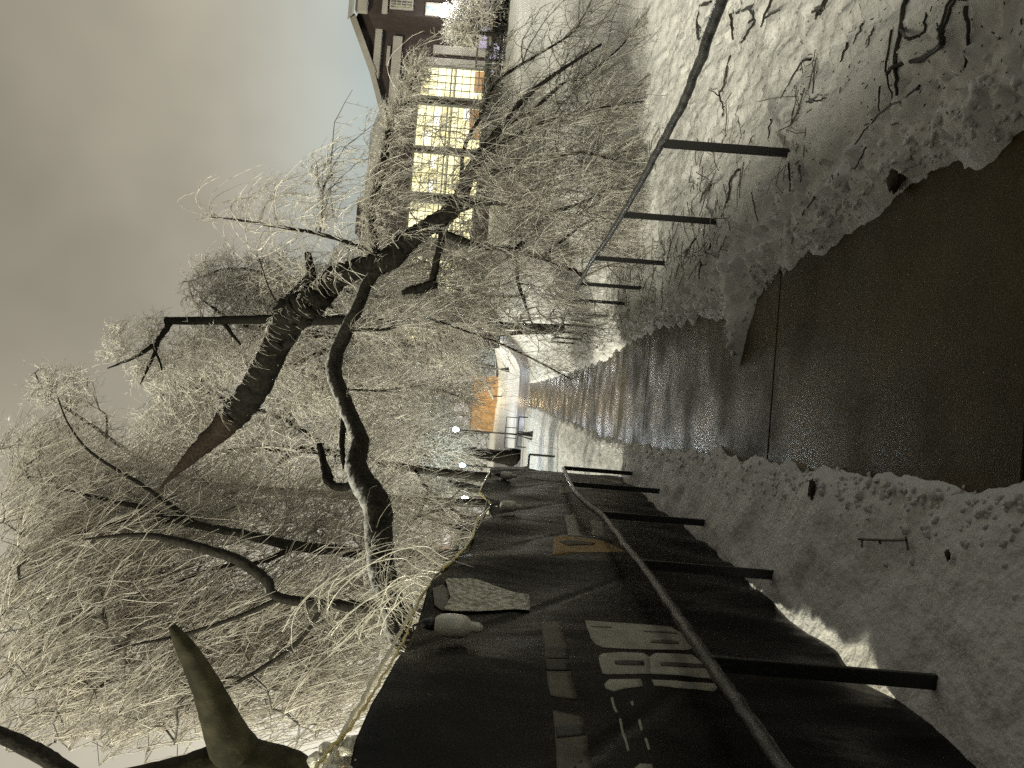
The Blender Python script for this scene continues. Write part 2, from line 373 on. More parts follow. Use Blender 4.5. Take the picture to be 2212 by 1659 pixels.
# ------------------------------------------------------------------ tarp fence
FX = -1.02
topT = [(1060, 1015), (1037.5, 1057), (1052, 1090), (1067, 1112), (1040, 1140), (1017, 1164), (989, 1203), (952, 1233), (924, 1277), (901, 1342), (892, 1360), (841, 1474), (805, 1534), (767, 1610), (755, 1659), (640, 1850)]
botT = [(1349, 1010), (1437, 1081), (1507, 1134), (1568, 1204), (1638, 1274), (1726, 1357), (1809, 1414), (1853, 1467), (2033, 1550), (2094, 1594), (2164, 1659), (2500, 1930)]
tp = np.array([WX(a, b_, FX) for a, b_ in topT]); bp = np.array([WX(a, b_, FX) for a, b_ in botT])
Y0, Y1 = -6.0, 10.4
tp = tp[np.argsort(tp[:, 1])]; bp = bp[np.argsort(bp[:, 1])]
def ztop(y): return np.interp(y, tp[:, 1], tp[:, 2])
def zbot(y): return np.interp(y, bp[:, 1], bp[:, 2])
def xtarp(y, z):
    y = np.asarray(y, float); z = np.asarray(z, float)
    f1 = .018*fbm(y*2.2+z*.5, z*.35+7, 3)
    f2 = .022*np.sin((y*1.0+z*1.35)*4.1+2*fbm(y*.9, z*.9+3, 2))*sst(z, .9, 1.9)
    f3 = .014*np.sin((y*1.3-z*1.2)*6.3+3*fbm(y*.7+9, z*.6, 2))*sst(-z, -1.2, .1)
    f4 = .010*fbm(y*7, z*2.2, 3)
    return FX+f1*1.3+f2*1.2+f3*1.1+f4*.5+.02*np.abs(fbm(y*1.1+z*.8, z*1.3-y*.5, 2))*sst(z, .2, 1.2)-.012*np.maximum(0, 1-np.abs(((y*.8+z*1.1) % 1.3)-.65)/.06)*sst(z, .7, 1.5)
yg = np.concatenate([np.linspace(Y0, 1.4, 60), np.linspace(1.45, 4.5, 260), np.linspace(4.52, Y1, 220)]); vg = np.linspace(0, 1, 90)
YG, VG = np.meshgrid(yg, vg)
ZG = zbot(YG)+(ztop(YG)-zbot(YG))*VG
XG = xtarp(YG, ZG)
nx, ny = len(yg), len(vg); ii = np.arange(nx*ny).reshape(ny, nx)
q = np.stack([ii[:-1, :-1], ii[1:, :-1], ii[1:, 1:], ii[:-1, 1:]], -1).reshape(-1, 4)
fence = thing('tarp_fence', (FX, 6, 0), 'chain link fence wrapped in black tarp with a printed pale logo, left of the path', 'fence')
tarp = mesh_np('tarp', np.stack([XG, YG, ZG], -1).reshape(-1, 3), q, M['tarp'], fence)
sm = tarp.modifiers.new('thickness', 'SOLIDIFY'); sm.thickness = .004; sm.offset = 0
for yv in (-5.9, -3.2, -.6, 1.9, 4.35, 6.8, 10.35):
    T = Tubes(); T.add([(FX-.06, yv, -.1), (FX-.06, yv, 1), (FX-.06, yv, float(ztop(yv))-.02)], .03, 12, cap=True); T.obj('post', M['rail'], fence)
T = Tubes(); ry = np.linspace(-6, 10.4, 100)
T.add(np.stack([np.full(100, FX-.045), ry, np.array([max(1.88, float(ztop(v))-.05) for v in ry])], 1), .016, 8, cap=True); T.obj('top_rail', M['rail'], fence)
# end flap that closes the fence, across the path side
def decal(name, polys, mt, off=.003, parent=tarp, cuts=3, fr=None):
    if len(polys) > 1:
        for pl in polys: decal(name, [pl], mt, off, parent, cuts)
        return
    bm = bmesh.new()
    for pl in polys:
        vs = []
        for (a, b_) in pl:
            w = WX(a, b_, FX); vs.append(bm.verts.new(w))
        bm.faces.new(vs)
    bmesh.ops.triangulate(bm, faces=bm.faces)
    for _ in range(cuts):
        le = [e for e in bm.edges if e.calc_length() > .035]
        if le: bmesh.ops.subdivide_edges(bm, edges=le, cuts=1); bmesh.ops.triangulate(bm, faces=bm.faces)
    for v in bm.verts: v.co.x = float(xtarp(v.co.y, v.co.z))+off
    bmesh.ops.recalc_face_normals(bm, faces=bm.faces)
    bmesh.ops.translate(bm, verts=bm.verts, vec=-Vector(fence.location))
    me = bpy.data.meshes.new(name); bm.to_mesh(me); bm.free(); me.materials.append(mt)
    for p_ in me.polygons: p_.use_smooth = True
    o = bpy.data.objects.new(name, me); C.objects.link(o); o.parent = parent
    sm = o.modifiers.new('thickness', 'SOLIDIFY'); sm.thickness = .0008; sm.offset = 0
    return o
def z1(p): return [(1097.2+.248*a, 1289.2+.248*b_) for a, b_ in p]
def z2(p): return [(877.8+.2315*a, 960+.2315*b_) for a, b_ in p]
def z3(p): return [(630.9+.27253*a, 1206.9+.27253*b_) for a, b_ in p]
def stroke(p, w):
    o = []
    for (a, b_), (c, d) in zip(p, p[1:]):
        l = math.hypot(c-a, d-b_); nx_, ny_ = -(d-b_)/l*w, (c-a)/l*w
        o.append([(a+nx_, b_+ny_), (c+nx_, d+ny_), (c-nx_, d-ny_), (a-nx_, b_-ny_)])
    return o
L1 = [z1([(668,218),(1060,245),(1420,270),(1500,320),(1560,400),(1600,465),(1570,480),(1200,474),(830,460),(760,430),(720,380),(690,300)])]
decal('logo_shape', L1, M['logo'])
decal('logo_shape', [z1([(1240,398),(1360,392),(1480,405),(1494,430),(1370,425),(1250,415)])], M['tape'], off=.0055)
decal('logo_shape', [z1([(720,268),(900,274),(900,284),(722,280)]), z1([(1180,312),(1480,326),(1480,338),(1180,324)])], M['logodim'], off=.0055)
decal('logo_letter', [z1([(787,560),(800,530),(830,512),(1000,502),(1180,512),(1232,552),(1234,712),(1000,706),(825,705),(800,640)])], M['logo'])
decal('logo_letter', [z1([(1233,552),(1285,512),(1600,528),(1660,580),(1720,620),(1780,690),(1800,738),(1500,722),(1235,712)])], M['logo'])
decal('logo_letter', [z1([(835,775),(880,742),(1155,748),(1175,802),(1010,812),(920,830),(855,808)]), z1([(1250,756),(1520,764),(1800,772),(1828,800),(1790,832),(1520,808),(1272,802)])], M['logo'])
decal('logo_counter', [z1([(925,592),(1060,594),(1180,600),(1186,642),(1050,638),(928,628)]), z1([(1325,608),(1520,614),(1710,620),(1722,650),(1500,648),(1325,640)])], M['tapedark'], off=.0055)
st_ = []
for s_ in (((905,870),(925,935),(950,985)), ((1076,905),(1092,938)), ((978,1040),(1010,1180),(1050,1345)), ((1146,1040),(1168,1150)), ((1198,1230),(1230,1340))): st_ += [z1(x_) for x_ in stroke(s_, 11)]
st_.append(z1([(1100,1500),(1150,1462),(1250,1470),(1280,1560),(1130,1580)]))
decal('logo_outline', st_, M['logo'])
decal('tape_band', [z1([(280,230),(460,235),(490,380),(518,450),(532,610),(330,625),(315,460),(295,350)]), z1([(332,690),(540,680),(575,790),(612,885),(370,872),(345,800)]), z1([(390,985),(520,1010),(650,1020),(690,1180),(735,1480),(760,1700),(440,1700),(425,1400),(410,1150)])], M['tape'])
decal('tape_band', [z1([(332,480),(520,470),(528,590),(334,600)]), z1([(325,627),(532,614),(540,678),(330,688)]), z1([(415,1110),(665,1100),(682,1190),(425,1210)])], M['tapedark'], off=.0055)
decal('tape_strip', [z2([(1470,680),(1535,672),(1560,648),(1575,660),(1600,760),(1640,880),(1570,872),(1510,878),(1500,780)])], M['tapepale'])
decal('tape_strip', [z2([(1700,725),(1760,715),(1830,745),(1862,870),(1790,850),(1730,862),(1735,790)])], M['tapepale'])
decal('tape_strip', [z2([(1570,345),(1715,340),(1722,380),(1640,388),(1575,382)]), z2([(1422,405),(1560,400),(1745,402),(1748,425),(1620,430),(1540,445),(1425,465)])], M['tapepale'])
decal('tape_strip', [z2([(1000,285),(1260,290),(1480,300),(1490,330),(1410,350),(1400,315),(1180,300),(1000,320)])], M['logodim'])
decal('yellow_patch', [z2([(1365,870),(1430,912),(1640,915),(1850,925),(1950,970),(2045,1022),(1900,1036),(1600,1042),(1470,1062),(1360,1082)])], M['patch'])
decal('yellow_patch', [z2([(1420,942),(1500,928),(1760,945),(1750,965),(1600,968),(1500,975)])], M['tape'], off=.0055)
# netting rag that hangs down over the tarp
decal('ragged_netting', [z3([(1205,205),(1260,235),(1330,228),(1400,185),(1480,185),(1620,215),(1750,245),(1880,262),(1888,390),(1740,385),(1600,372),(1450,360),(1300,362),(1195,390),(1255,310)])], M['net'], off=.012)
decal('grey_rag', [z3([(1110,270),(1190,240),(1245,270),(1240,350),(1190,385),(1130,360)])], M['logodim'], off=.008)
# end strip folded where the tarp stops, pale sleeve
# iced cables that sag along the fence's top
def cable(name, pts, r, m_, X=FX, jit=.0):
    P = crom(np.array([WX(a, b_, X) for a, b_ in pts]), 8); P[1:-1] += rng.normal(0, .0025+jit, (len(P)-2, 3))
    T = Tubes(); T.add(P, r*(1+.25*rng.uniform(-1, 1, len(P))), 8, cap=True); return T.obj(name, m_, None)
c1 = cable('iced_cable', [(950,1234),(915,1283),(876,1343),(862,1370),(828,1430),(794,1493),(734,1594),(707,1659),(640,1770)], .0075, M['icewire'], FX+.01)
tag(c1, 'pale ice coated cable running along the top of the tarp fence', 'cable')
c2 = cable('yellow_cable', [(952,1240),(917,1278),(893,1325),(876,1375),(849,1425),(805,1501),(753,1575),(713,1620),(660,1690)], .0055, M['yellow'], FX+.02)
tag(c2, 'yellow cable just below the pale iced one on the fence top', 'cable')
c3 = cable('festoon_cable', [(1062,1012),(1038,1057),(1040,1068),(1056,1085),(1058,1096),(1030,1125),(1020,1160),(990,1200),(955,1232)], .010, M['yellow'], FX+.02)
tag(c3, 'sagging straw coloured cable above the far end of the tarp', 'cable')
# lumpy ice on the near end
def blob(name, c, r, m_, parent=None, n=3, amp=.18, fr=9, scale=(1, 1, 1)):
    bm = bmesh.new(); bmesh.ops.create_icosphere(bm, subdivisions=n, radius=1)
    for v in bm.verts:
        p = v.co.copy(); k = 1+amp*(float(fbm(np.array([p.x*fr*.2+c[0]*3+p.z]), np.array([p.y*fr*.2+c[1]*5+p.z*1.7]), 3)[0])*2)
        v.co = Vector((p.x*scale[0], p.y*scale[1], p.z*scale[2]))*r*k+Vector([float(a) for a in c])
    if parent is not None: bmesh.ops.translate(bm, verts=bm.verts, vec=-Vector(parent.location))
    me = bpy.data.meshes.new(name); bm.to_mesh(me); bm.free(); me.materials.append(m_)
    for p_ in me.polygons: p_.use_smooth = True
    o = bpy.data.objects.new(name, me); C.objects.link(o)
    if parent is not None: o.parent = parent
    return o
bm = bmesh.new()
for i in range(34):
    a_, b_ = random.uniform(672, 765), random.uniform(1606, 1700)
    if b_ < 1622 and (a_ < 700): continue
    w = WX(a_, b_, FX-.02+random.uniform(-.03, .03)); r_ = random.uniform(.012, .024)
    g_ = bmesh.ops.create_icosphere(bm, subdivisions=2, radius=r_, matrix=Matrix.Translation(w))
    for v in g_['verts']: v.co += Vector((random.gauss(0, .002), random.gauss(0, .002), random.gauss(0, .002)))
me = bpy.data.meshes.new('ice_clump'); bm.to_mesh(me); bm.free(); me.materials.append(M['ice'])
for p_ in me.polygons: p_.use_smooth = True
ic = bpy.data.objects.new('ice_clump', me); C.objects.link(ic)
tag(ic, 'knobbly clump of yellow lit ice on the near end of the fence top', 'ice')
# hanging bulbs
def bulb(cx, cy, yv, x0, label):
    t = thing('hanging_bulb', WX(cx, cy, FX+.07), label, 'bulb', 'white bulbs hanging on the tarp fence')
    c = Vector(t.location)
    b = Box(); pr = [(.008, .082), (.030, .074), (.043, .055), (.047, .02), (.047, -.03), (.040, -.055), (.024, -.068), (.021, -.10), (.012, -.118)]
    b.lathe(pr[::-1], tuple(c), 20); o = b.obj('globe', M['bulb'], t, smooth=True)
    b = Box(); b.lathe([(.024, .0), (.026, .02), (.018, .045), (.008, .06)], (c.x, c.y, c.z+.076), 14); b.obj('socket', M['black'], t, smooth=True)
    T = Tubes(); w = WX(x0[0], x0[1], FX+.01)
    T.add(crom([(c.x, c.y, c.z+.13), (c.x-.01, c.y-.01, c.z+.16), w]), .005, 6); T.obj('cord', M['black'], t)
bulb(980, 1352, 0, (893, 1362), 'large white bulb hanging on the tarp just above the logo, nearest of the three')
bulb(1099, 1093, 0, (1062, 1096), 'white bulb hanging where the fence top dips, middle of the three')
bulb(1095, 1027, 0, (1060, 1018), 'small white bulb at the far end of the tarp fence')

# ------------------------------------------------------------------ trees
def droop(Pb, D, Ln, g, K=5, jit=.06):
    n = len(Pb); s = np.linspace(0, 1, K)[None, :, None]
    P = Pb[:, None]+D[:, None]*s*Ln[:, None, None]; P[..., 2] -= (g*Ln)[:, None]*(s[..., 0]**2)
    P[:, 1:] += rng.normal(0, 1, (n, K-1, 3))*(jit*Ln)[:, None, None]*s[:, 1:]*.5
    return P
def rdir(n, up=0.0):
    d = rng.normal(0, 1, (n, 3)); d[:, 2] += up; return nrm(d)
def sprays(T, base, axis, n, ln, r, g=.5, K=5, sub=3, side=0., up=.2, sidesn=3, subln=.33, bias=None, jit=.07, rnd=1.0, axw=.6):
    """n drooping twigs from random spots of base, each with smaller side twigs"""
    i = rng.integers(0, len(base), n); B = base[i]
    D = nrm(rdir(n, up)*rnd+axis[i]*axw+(0 if bias is None else np.array(bias)))
    Ln = ln*rng.uniform(.45, 1.25, n); P = droop(B, D, Ln, g*rng.uniform(.5, 1.3, n), K, jit)
    R = r*rng.uniform(.7, 1.2, n)[:, None]*np.linspace(1, .45, K)[None]
    T.add(P, R, sidesn)
    if sub:
        k = rng.integers(1, K, (n, sub)); PB = P[np.arange(n)[:, None], k].reshape(-1, 3)
        tn = nrm(P[np.arange(n)[:, None], k]-P[np.arange(n)[:, None], k-1]).reshape(-1, 3)
        m = len(PB); DD = nrm(tn*.9+rdir(m, .1)*.9); LL = np.repeat(Ln, sub)*subln*rng.uniform(.4, 1.2, m)
        P2 = droop(PB, DD, LL, g*np.ones(m)*.5, 3, jit*1.3)
        T.add(P2, np.repeat(r*.62, m)[:, None]*np.array([1, .8, .5])[None], sidesn)
def grow(nodes, targets, bf=.35, step=.5, curl=.12):
    """join target points to a skeleton, cheapest first; returns list of edges (a, b) and node array, tip counts"""
    nodes = [np.array(p) for p in nodes]; plen = [0.0]*len(nodes); par = [-1]*len(nodes); n0 = len(nodes)
    NP = np.zeros((len(nodes)+len(targets)*14, 3)); PL = np.zeros(len(NP)); NP[:len(nodes)] = nodes; cnt = len(nodes)
    par = list(par); T_ = targets[np.argsort(np.min(np.linalg.norm(targets[:, None]-NP[None, :cnt:max(1, cnt//40)], axis=2), axis=1))]
    for t in T_:
        d = np.linalg.norm(NP[:cnt]-t, axis=1); c = d+bf*PL[:cnt]; j = int(np.argmin(c)); L_ = d[j]
        m = int(min(12, max(1, round(L_/step)))); a = NP[j].copy(); prev = j
        side = rng.normal(0, curl*L_, 3)
        for s in range(1, m+1):
            u = s/m; p = a+(t-a)*u+side*math.sin(math.pi*u)+(rng.normal(0, .03*step, 3) if s < m else 0)
            NP[cnt] = p; PL[cnt] = PL[prev]+L_/m; par.append(prev); prev = cnt; cnt += 1
            if cnt >= len(NP): break
        if cnt >= len(NP)-14: break
    tips = np.zeros(cnt); has = np.zeros(cnt, bool)
    for i in range(n0, cnt):
        if par[i] >= 0: has[par[i]] = True
    for i in range(cnt-1, n0-1, -1):
        if not has[i]: tips[i] += 1
        if par[i] >= 0: tips[par[i]] += tips[i]
    e = np.array([(par[i], i) for i in range(n0, cnt)]); return NP[:cnt], e, tips
def blobpts(spec, n):
    """spec: (ix, iy, rx, ry, distance, depth radius, weight)"""
    w = np.array([s[6] for s in spec], float); w /= w.sum(); o = []
    for s, k in zip(spec, (w*n).astype(int)+1):
        u = rdir(k)*rng.random((k, 1))**.42
        for q_ in u: o.append(W(s[0]+q_[0]*s[2], s[1]+q_[1]*s[3], s[4]+q_[2]*s[5]))
    return np.array(o)
def above(P): 
    z = snow_z(P[:, 0], P[:, 1]); P[:, 2] = np.maximum(P[:, 2], z+.05); return P
def tree(name, label, cat, group, trunk, limbs, spec, nt_, ntw, tw_len, tw_r, br_r=.012, g=.5, up=.2, bm_='bark', tm='twigfar', bf=.35, step=.32, sub=3, bias=None, K=5, branch_m=None, loc=None, extra=None, pw=.45, sides=3, lump=.07, rnd=1.0, subln=.33, jit=.07, axw=.6):
    P0, R0 = limb(trunk, 6, .05 if lump > .05 else .01)
    base = W(trunk[0][0], trunk[0][1], trunk[0][2])
    t = thing(name, (P0[0][0], P0[0][1], P0[0][2]), label, cat, group)
    T = Tubes(); T.add(P0, R0, 14, cap=True, lump=lump); T.obj('trunk', M[bm_], t)
    sk = [P0[len(P0)//3:]]
    for l_ in limbs:
        P_, R_ = limb(l_, 6, .08 if lump > .05 else .01); T = Tubes(); T.add(P_, R_, 14, cap=True, lump=lump); T.obj('limb', M[bm_], t); sk.append(P_[2:])
    sk = np.concatenate(sk)
    if nt_:
        tg = above(blobpts(spec, nt_)); NP, E, tips = grow(sk, tg, bf, step)
        ra = np.minimum(br_r*np.maximum(tips, 1)**pw, .09)
        T = Tubes(); a, b_ = NP[E[:, 0]], NP[E[:, 1]]
        rb = ra[E[:, 1]]; r0 = np.minimum(np.where(E[:, 0] >= len(sk), ra[E[:, 0]], rb*1.15), rb*1.6)
        T.add(np.stack([a, b_+(b_-a)*.04], 1), np.stack([r0, rb], 1), 5)
        T.obj('branches', M[branch_m or 'twigmid'], t)
        ax = nrm(b_-a); fine = tips[E[:, 1]] < 14
        B = b_[fine]; AX = ax[fine]
    else:
        B = sk; AX = nrm(np.gradient(sk, axis=0))
    if ntw:
        T = Tubes(); sprays(T, B, AX, int(ntw*.55), tw_len, tw_r*1.12, g=g, up=up, sub=sub, bias=bias, K=K, sidesn=sides, rnd=rnd, subln=subln, jit=jit, axw=axw)
        if extra: extra(T)
        T.obj('frosted_twigs', M[tm], t)
    return t

# -- the snapped tree whose crown came down beside the path
def arcs(T, P, n, ln, r, g, up, bias=None, K=7, jit=.02, sub=4):
    ax = nrm(np.gradient(P, axis=0)); sprays(T, P, ax, n, ln, r, g=g, up=up, K=K, sub=sub, jit=jit, bias=bias)
trunk = [(1420,1420,8.4,34),(1250,1440,8.4,30),(1000,1430,8.4,27),(880,1392,8.5,25),(850,1310,8.7,25),(825,1230,9,26),(818,1150,9.3,27),(812,1085,9.6,27),(785,1045,9.9,24),(768,1000,10.2,20),(778,960,10.4,18),(765,920,10.7,16),(745,870,11,15),(722,810,11.3,15),(728,760,11.5,14),(748,715,11.6,14),(770,670,11.7,12),(795,610,11.9,11),(825,575,12,10)]
trunk = [(a_, b2, c_, d_*1.13) for a_, b2, c_, d_ in trunk]
ft = thing('snapped_tree', W(1420,1420,8.4), 'snapped tree with a sharp splintered end, its frosted crown fallen beside the right railing', 'tree')
P_, R_ = limb(trunk, 7, .04); T = Tubes(); T.add(P_, R_, 18, cap=True, lump=.05); T.obj('trunk', M['bark'], ft); arch = P_
spear_a = [(343,1057,13,1),(373,1026,13,6.5),(403,996,13,13),(437,963,13,19),(478,926,13,25),(505,895,12.95,29)]
spear_b = [(490,912,13,27),(515,885,12.95,30),(550,840,12.8,31),(580,780,12.6,30),(610,720,12.5,31),(628,682,12.4,38),(665,655,12.3,36),(700,625,12.3,29),(735,595,12.2,25),(790,575,12.1,23),(840,560,12,25),(880,520,12,22),(925,490,11.8,19),(965,465,11.6,19),(995,425,11.5,17),(1010,385,11.3,14),(1035,335,11,11),(1080,280,10.8,8),(1130,215,10.6,6),(1200,160,10.4,4),(1300,95,10.3,2.5)]
P_, R_ = limb(spear_b, 7, .05); T = Tubes(); T.add(P_, R_, 18, cap=True, lump=.08); T.obj('broken_limb', M['barkdark'], ft); spear = P_
# splinter: a flattened wedge of torn wood
P_, R_ = limb(spear_a, 6, .03); T = Tubes(); T.add(P_, R_, 14, cap=True, lump=.13)
for k in range(9):
    o_ = random.uniform(-9, 9); a_ = limb([(478+o_, 930+o_, 12.9, 7), (430+o_, 968+o_, 12.9, 5), (385+o_*.4+k*7, 1010+o_*.4-k*6, 12.95, 1)], 4, .1)
    T.add(a_[0], a_[1]*.5, 6)
T.obj('splintered_end', M['wood'], ft)
BR = [
 [(628,655,12.3,17),(645,630,12.3,15),(662,612,12.3,13),(672,590,12.2,10),(664,545,12.2,7)],
 [(945,498,11.6,8),(1000,520,11.5,8),(1050,533,11.4,7),(1110,541,11.3,7),(1170,556,11.1,6),(1230,580,10.9,5),(1262,598,10.8,3.5)],
 [(1110,541,11.3,5),(1150,503,11.1,4.5),(1185,462,11,4),(1250,440,10.8,3),(1320,405,10.6,2)],
 [(1113,541,11.3,5),(1118,570,11.2,4.5),(1120,612,11.2,4),(1134,655,11.1,3),(1146,692,11,2)],
 [(1170,556,11.1,4),(1215,520,11,3),(1270,480,10.8,2.5),(1340,470,10.6,1.5)],
 [(965,470,11.6,9),(955,510,11.6,8),(945,560,11.6,8),(935,600,11.6,8),(937,615,11.6,9)],
 [(940,612,11.6,10),(915,622,11.6,11),(890,626,11.6,9),(868,632,11.6,5)],
 [(812,552,12,11),(805,500,12,10),(806,450,11.9,10),(818,390,11.8,10),(838,300,11.6,10),(852,262,11.6,9),(872,228,11.5,7),(893,180,11.4,6),(903,150,11.4,5)],
 [(820,556,12,6),(775,533,12,5),(740,520,12,4.5),(690,505,12,4),(640,496,12,3.5),(560,483,12,3),(500,473,12,2),(458,470,12,1.2)],
 [(690,505,12,3),(694,480,12,2.5),(697,440,12,2),(700,400,12,1.6),(720,375,12,1.3)],
 [(995,425,11.4,5),(1002,324,11.2,4.5),(1040,247,11,4),(1072,178,10.9,3.5),(1160,119,10.8,2.8),(1235,72,10.7,2),(1266,24,10.7,1.3)],
 [(1010,385,11.3,6),(1043,327,11.1,5),(1100,268,11,4.5),(1160,230,10.9,4),(1219,178,10.8,3.5),(1260,166,10.8,3),(1338,104,10.7,2),(1371,60,10.6,1.2)],
 [(1035,335,11,6),(1100,300,10.8,5),(1180,262,10.7,4),(1260,240,10.6,3),(1340,225,10.4,2),(1420,215,10.3,1.3)],
 [(1010,385,11.3,6),(1080,370,11,5),(1160,350,10.8,4),(1250,330,10.6,3),(1330,345,10.4,2)],
 [(965,465,11.6,6),(1040,440,11.3,5),(1120,445,11.1,4),(1160,455,11,3.5),(1190,460,11,2.5)],
 [(755,713,11.4,3.5),(841,710,11.3,3.5),(881,690,11.3,3),(921,689,11.3,3),(1011,716,11.2,2.6),(1100,751,11,2.3),(1170,785,10.9,1.8),(1234,820,10.8,1)],
 [(752,841,11,3),(829,844,11,2.6),(897,835,11,2),(960,845,11,1.6),(1014,868,11,1)],
 [(700,1010,10.6,8),(710,1040,10.3,9),(735,1052,10.1,9),(762,1048,10,8)],
 [(745,870,11,6),(742,920,10.8,7),(738,965,10.6,6),(745,1010,10.4,6)],
 [(690,960,11.2,7),(700,1000,11,8),(712,1035,10.4,9)],
]
skel = [spear[60:]]
for l_ in BR:
    P_, R_ = limb(l_, 6, .1); T = Tubes(); T.add(P_, R_, 10, cap=True, lump=.08); T.obj('branch', M['barkdark'], ft); skel.append(P_)
# finer branching of the fallen crown on the right
sk = np.concatenate([skel[0]]+[s for s in skel[2:8]]+[s for s in skel[11:16]])
spec = [(985,320,120,120,11.2,1.2,1.8),(1110,350,150,170,11,1.3,3.6),(1230,300,150,180,10.6,1.0,2.6),(1220,480,170,130,10.9,1.2,4),(1080,600,190,110,11.4,1.2,3.5),(1320,420,90,150,10.4,.8,1.5),(1180,690,130,80,11.3,1,1.5),(1370,580,60,60,10.4,.8,.6),(870,430,60,90,11.8,1,1.2)]
tg = above(blobpts(spec, 820)); NP, E, tips = grow(sk, tg, .3, .3, .1)
a, b_ = NP[E[:, 0]], NP[E[:, 1]]; ra = np.minimum(.0042*np.maximum(tips, 1)**.45, .03); rb = ra[E[:, 1]]
T = Tubes(); T.add(np.stack([a, b_+(b_-a)*.03], 1), np.stack([rb*1.15, rb], 1), 5); T.obj('fine_branches', M['twigdark'], ft)
fine = tips[E[:, 1]] < 10; B = b_[fine]; AX = nrm(b_-a)[fine]
T = Tubes(); sprays(T, B, AX, 3000, .50, .0034, g=.55, up=.0, sub=4, bias=(.2, 0, -.6), K=5, rnd=.7, subln=.25)
TD = Tubes(); sprays(TD, B, AX, 1700, .55, .0034, g=.55, up=.0, sub=4, bias=(.2, 0, -.6), K=5, rnd=.7, subln=.25)
for sx in skel[11:16]: sprays(TD, sx, nrm(np.gradient(sx, axis=0)), 110, .5, .004, g=.45, up=-.1, sub=4, K=5)
for sx, n_ in ((skel[10], 6), (skel[11], 10), (skel[12], 12), (skel[13], 12), (skel[14], 12), (skel[15], 8), (skel[5], 7), (skel[2], 5)):
    i_ = rng.integers(max(1, len(sx)//4), len(sx), n_); D_ = nrm(np.stack([rng.normal(.8, .35, n_), rng.normal(-.1, .35, n_), rng.normal(.05, .3, n_)], 1))
    L_ = rng.uniform(.7, 1.7, n_); PA = droop(sx[i_], D_, L_, rng.uniform(.3, .65, n_), 9, .05)
    TD.add(PA, rng.uniform(.007, .012, (n_, 1))*np.linspace(1, .35, 9)[None], 5)
    for a_ in PA: sprays(TD, a_[2:], nrm(np.gradient(a_[2:], axis=0)), 7, .32, .004, g=.5, up=-.2, sub=3, K=4)
TD.obj('bare_twigs', M['twigdark'], ft)
# frost along the upper limbs
for s_, n_, ln, rr_, g_, up_ in ((skel[8], 1500, .33, .0055, .35, .4), (skel[9], 60, .35, .004, 1.0, .9), (skel[10], 40, .3, .004, 1.0, .9), (skel[1], 100, .4, .005, .5, .5)):
    ax = nrm(np.gradient(s_, axis=0)); sprays(T, s_, ax, n_, ln, rr_, g=g_, up=up_, sub=5, K=6, jit=.05)
# big arching shoots against the sky
for (ctrl, r_) in (([(690,505),(600,500),(555,540),(500,480),(545,420),(600,405)], 1), ([(640,496),(545,500),(500,455),(520,430),(600,432),(700,440)], 1), ([(700,480),(690,420),(685,370),(720,335),(785,322)], 1), ([(720,470),(715,400),(740,350),(790,345)], 1), ([(600,490),(590,440),(600,400),(650,380),(720,375)], 1), ([(560,483),(575,440),(620,420),(690,430)], 1), ([(700,500),(705,430),(730,395),(800,380)], 1), ([(780,530),(790,400),(800,330),(785,290),(810,240),(850,215)], 1), ([(660,500),(560,555),(530,500),(545,430),(600,385)], 1)):
    P_, R_ = limb([(a_, b2, 12+random.uniform(-.2, .2), 1.6-.2*i_) for i_, (a_, b2) in enumerate(ctrl)], 7); T.add(P_, R_, 4)
    sprays(T, P_, nrm(np.gradient(P_, axis=0)), 45, .28, .004, g=.6, up=.2, sub=3, K=4)
for sx, n_ in ((skel[9], 62), (skel[10], 26), (skel[8][8:], 20)):
    i_ = rng.integers(4, len(sx), n_); D_ = nrm(np.stack([rng.normal(.25, .55, n_), rng.normal(0, .5, n_), rng.uniform(.25, 1.0, n_)], 1))
    L_ = rng.uniform(.7, 1.9, n_); PA = droop(sx[i_], D_, L_, rng.uniform(.7, 1.3, n_), 12, .012)
    TD2 = TD if False else T; T.add(PA, rng.uniform(.0055, .0085, (n_, 1))*np.linspace(1, .6, 12)[None], 4)
    for a_ in PA[:: 2]: sprays(T, a_[3:], nrm(np.gradient(a_[3:], axis=0)), 8, .16, .0038, g=.5, up=0, sub=2, K=4)
# short pale shoots hanging along the big broken limb and curtains below the arch
s_ = spear[6:60]; up_off = s_+np.array([0, -.22, .06])
sprays(T, up_off+np.array([.0, 0, .12]), nrm(np.gradient(s_, axis=0))*0, 120, .34, .004, g=1.2, up=.2, sub=1, K=7, jit=.02, bias=(-1.2, .2, 1.6))
s_ = arch[24:]; sprays(T, s_+np.array([0, .18, -.05]), nrm(np.gradient(s_, axis=0)), 420, 1.0, .0038, g=1.0, up=.0, sub=4, K=6, jit=.04, bias=(0, .5, -.5))
s_ = arch[20:44]; sprays(T, s_+np.array([0, -.2, 0]), nrm(np.gradient(s_, axis=0)), 40, .9, .004, g=.7, up=.7, sub=2, K=7, jit=.02, bias=(-.3, 0, .3))
for sx in skel[11:16]: sprays(T, sx, nrm(np.gradient(sx, axis=0)), 60, .42, .004, g=.45, up=-.1, sub=4, K=5)
for sx in (skel[16], skel[17]): sprays(T, sx, nrm(np.gradient(sx, axis=0)), 260, .5, .004, g=.6, up=-.1, sub=4, K=5)
T.obj('frosted_twigs', M['twig'], ft)

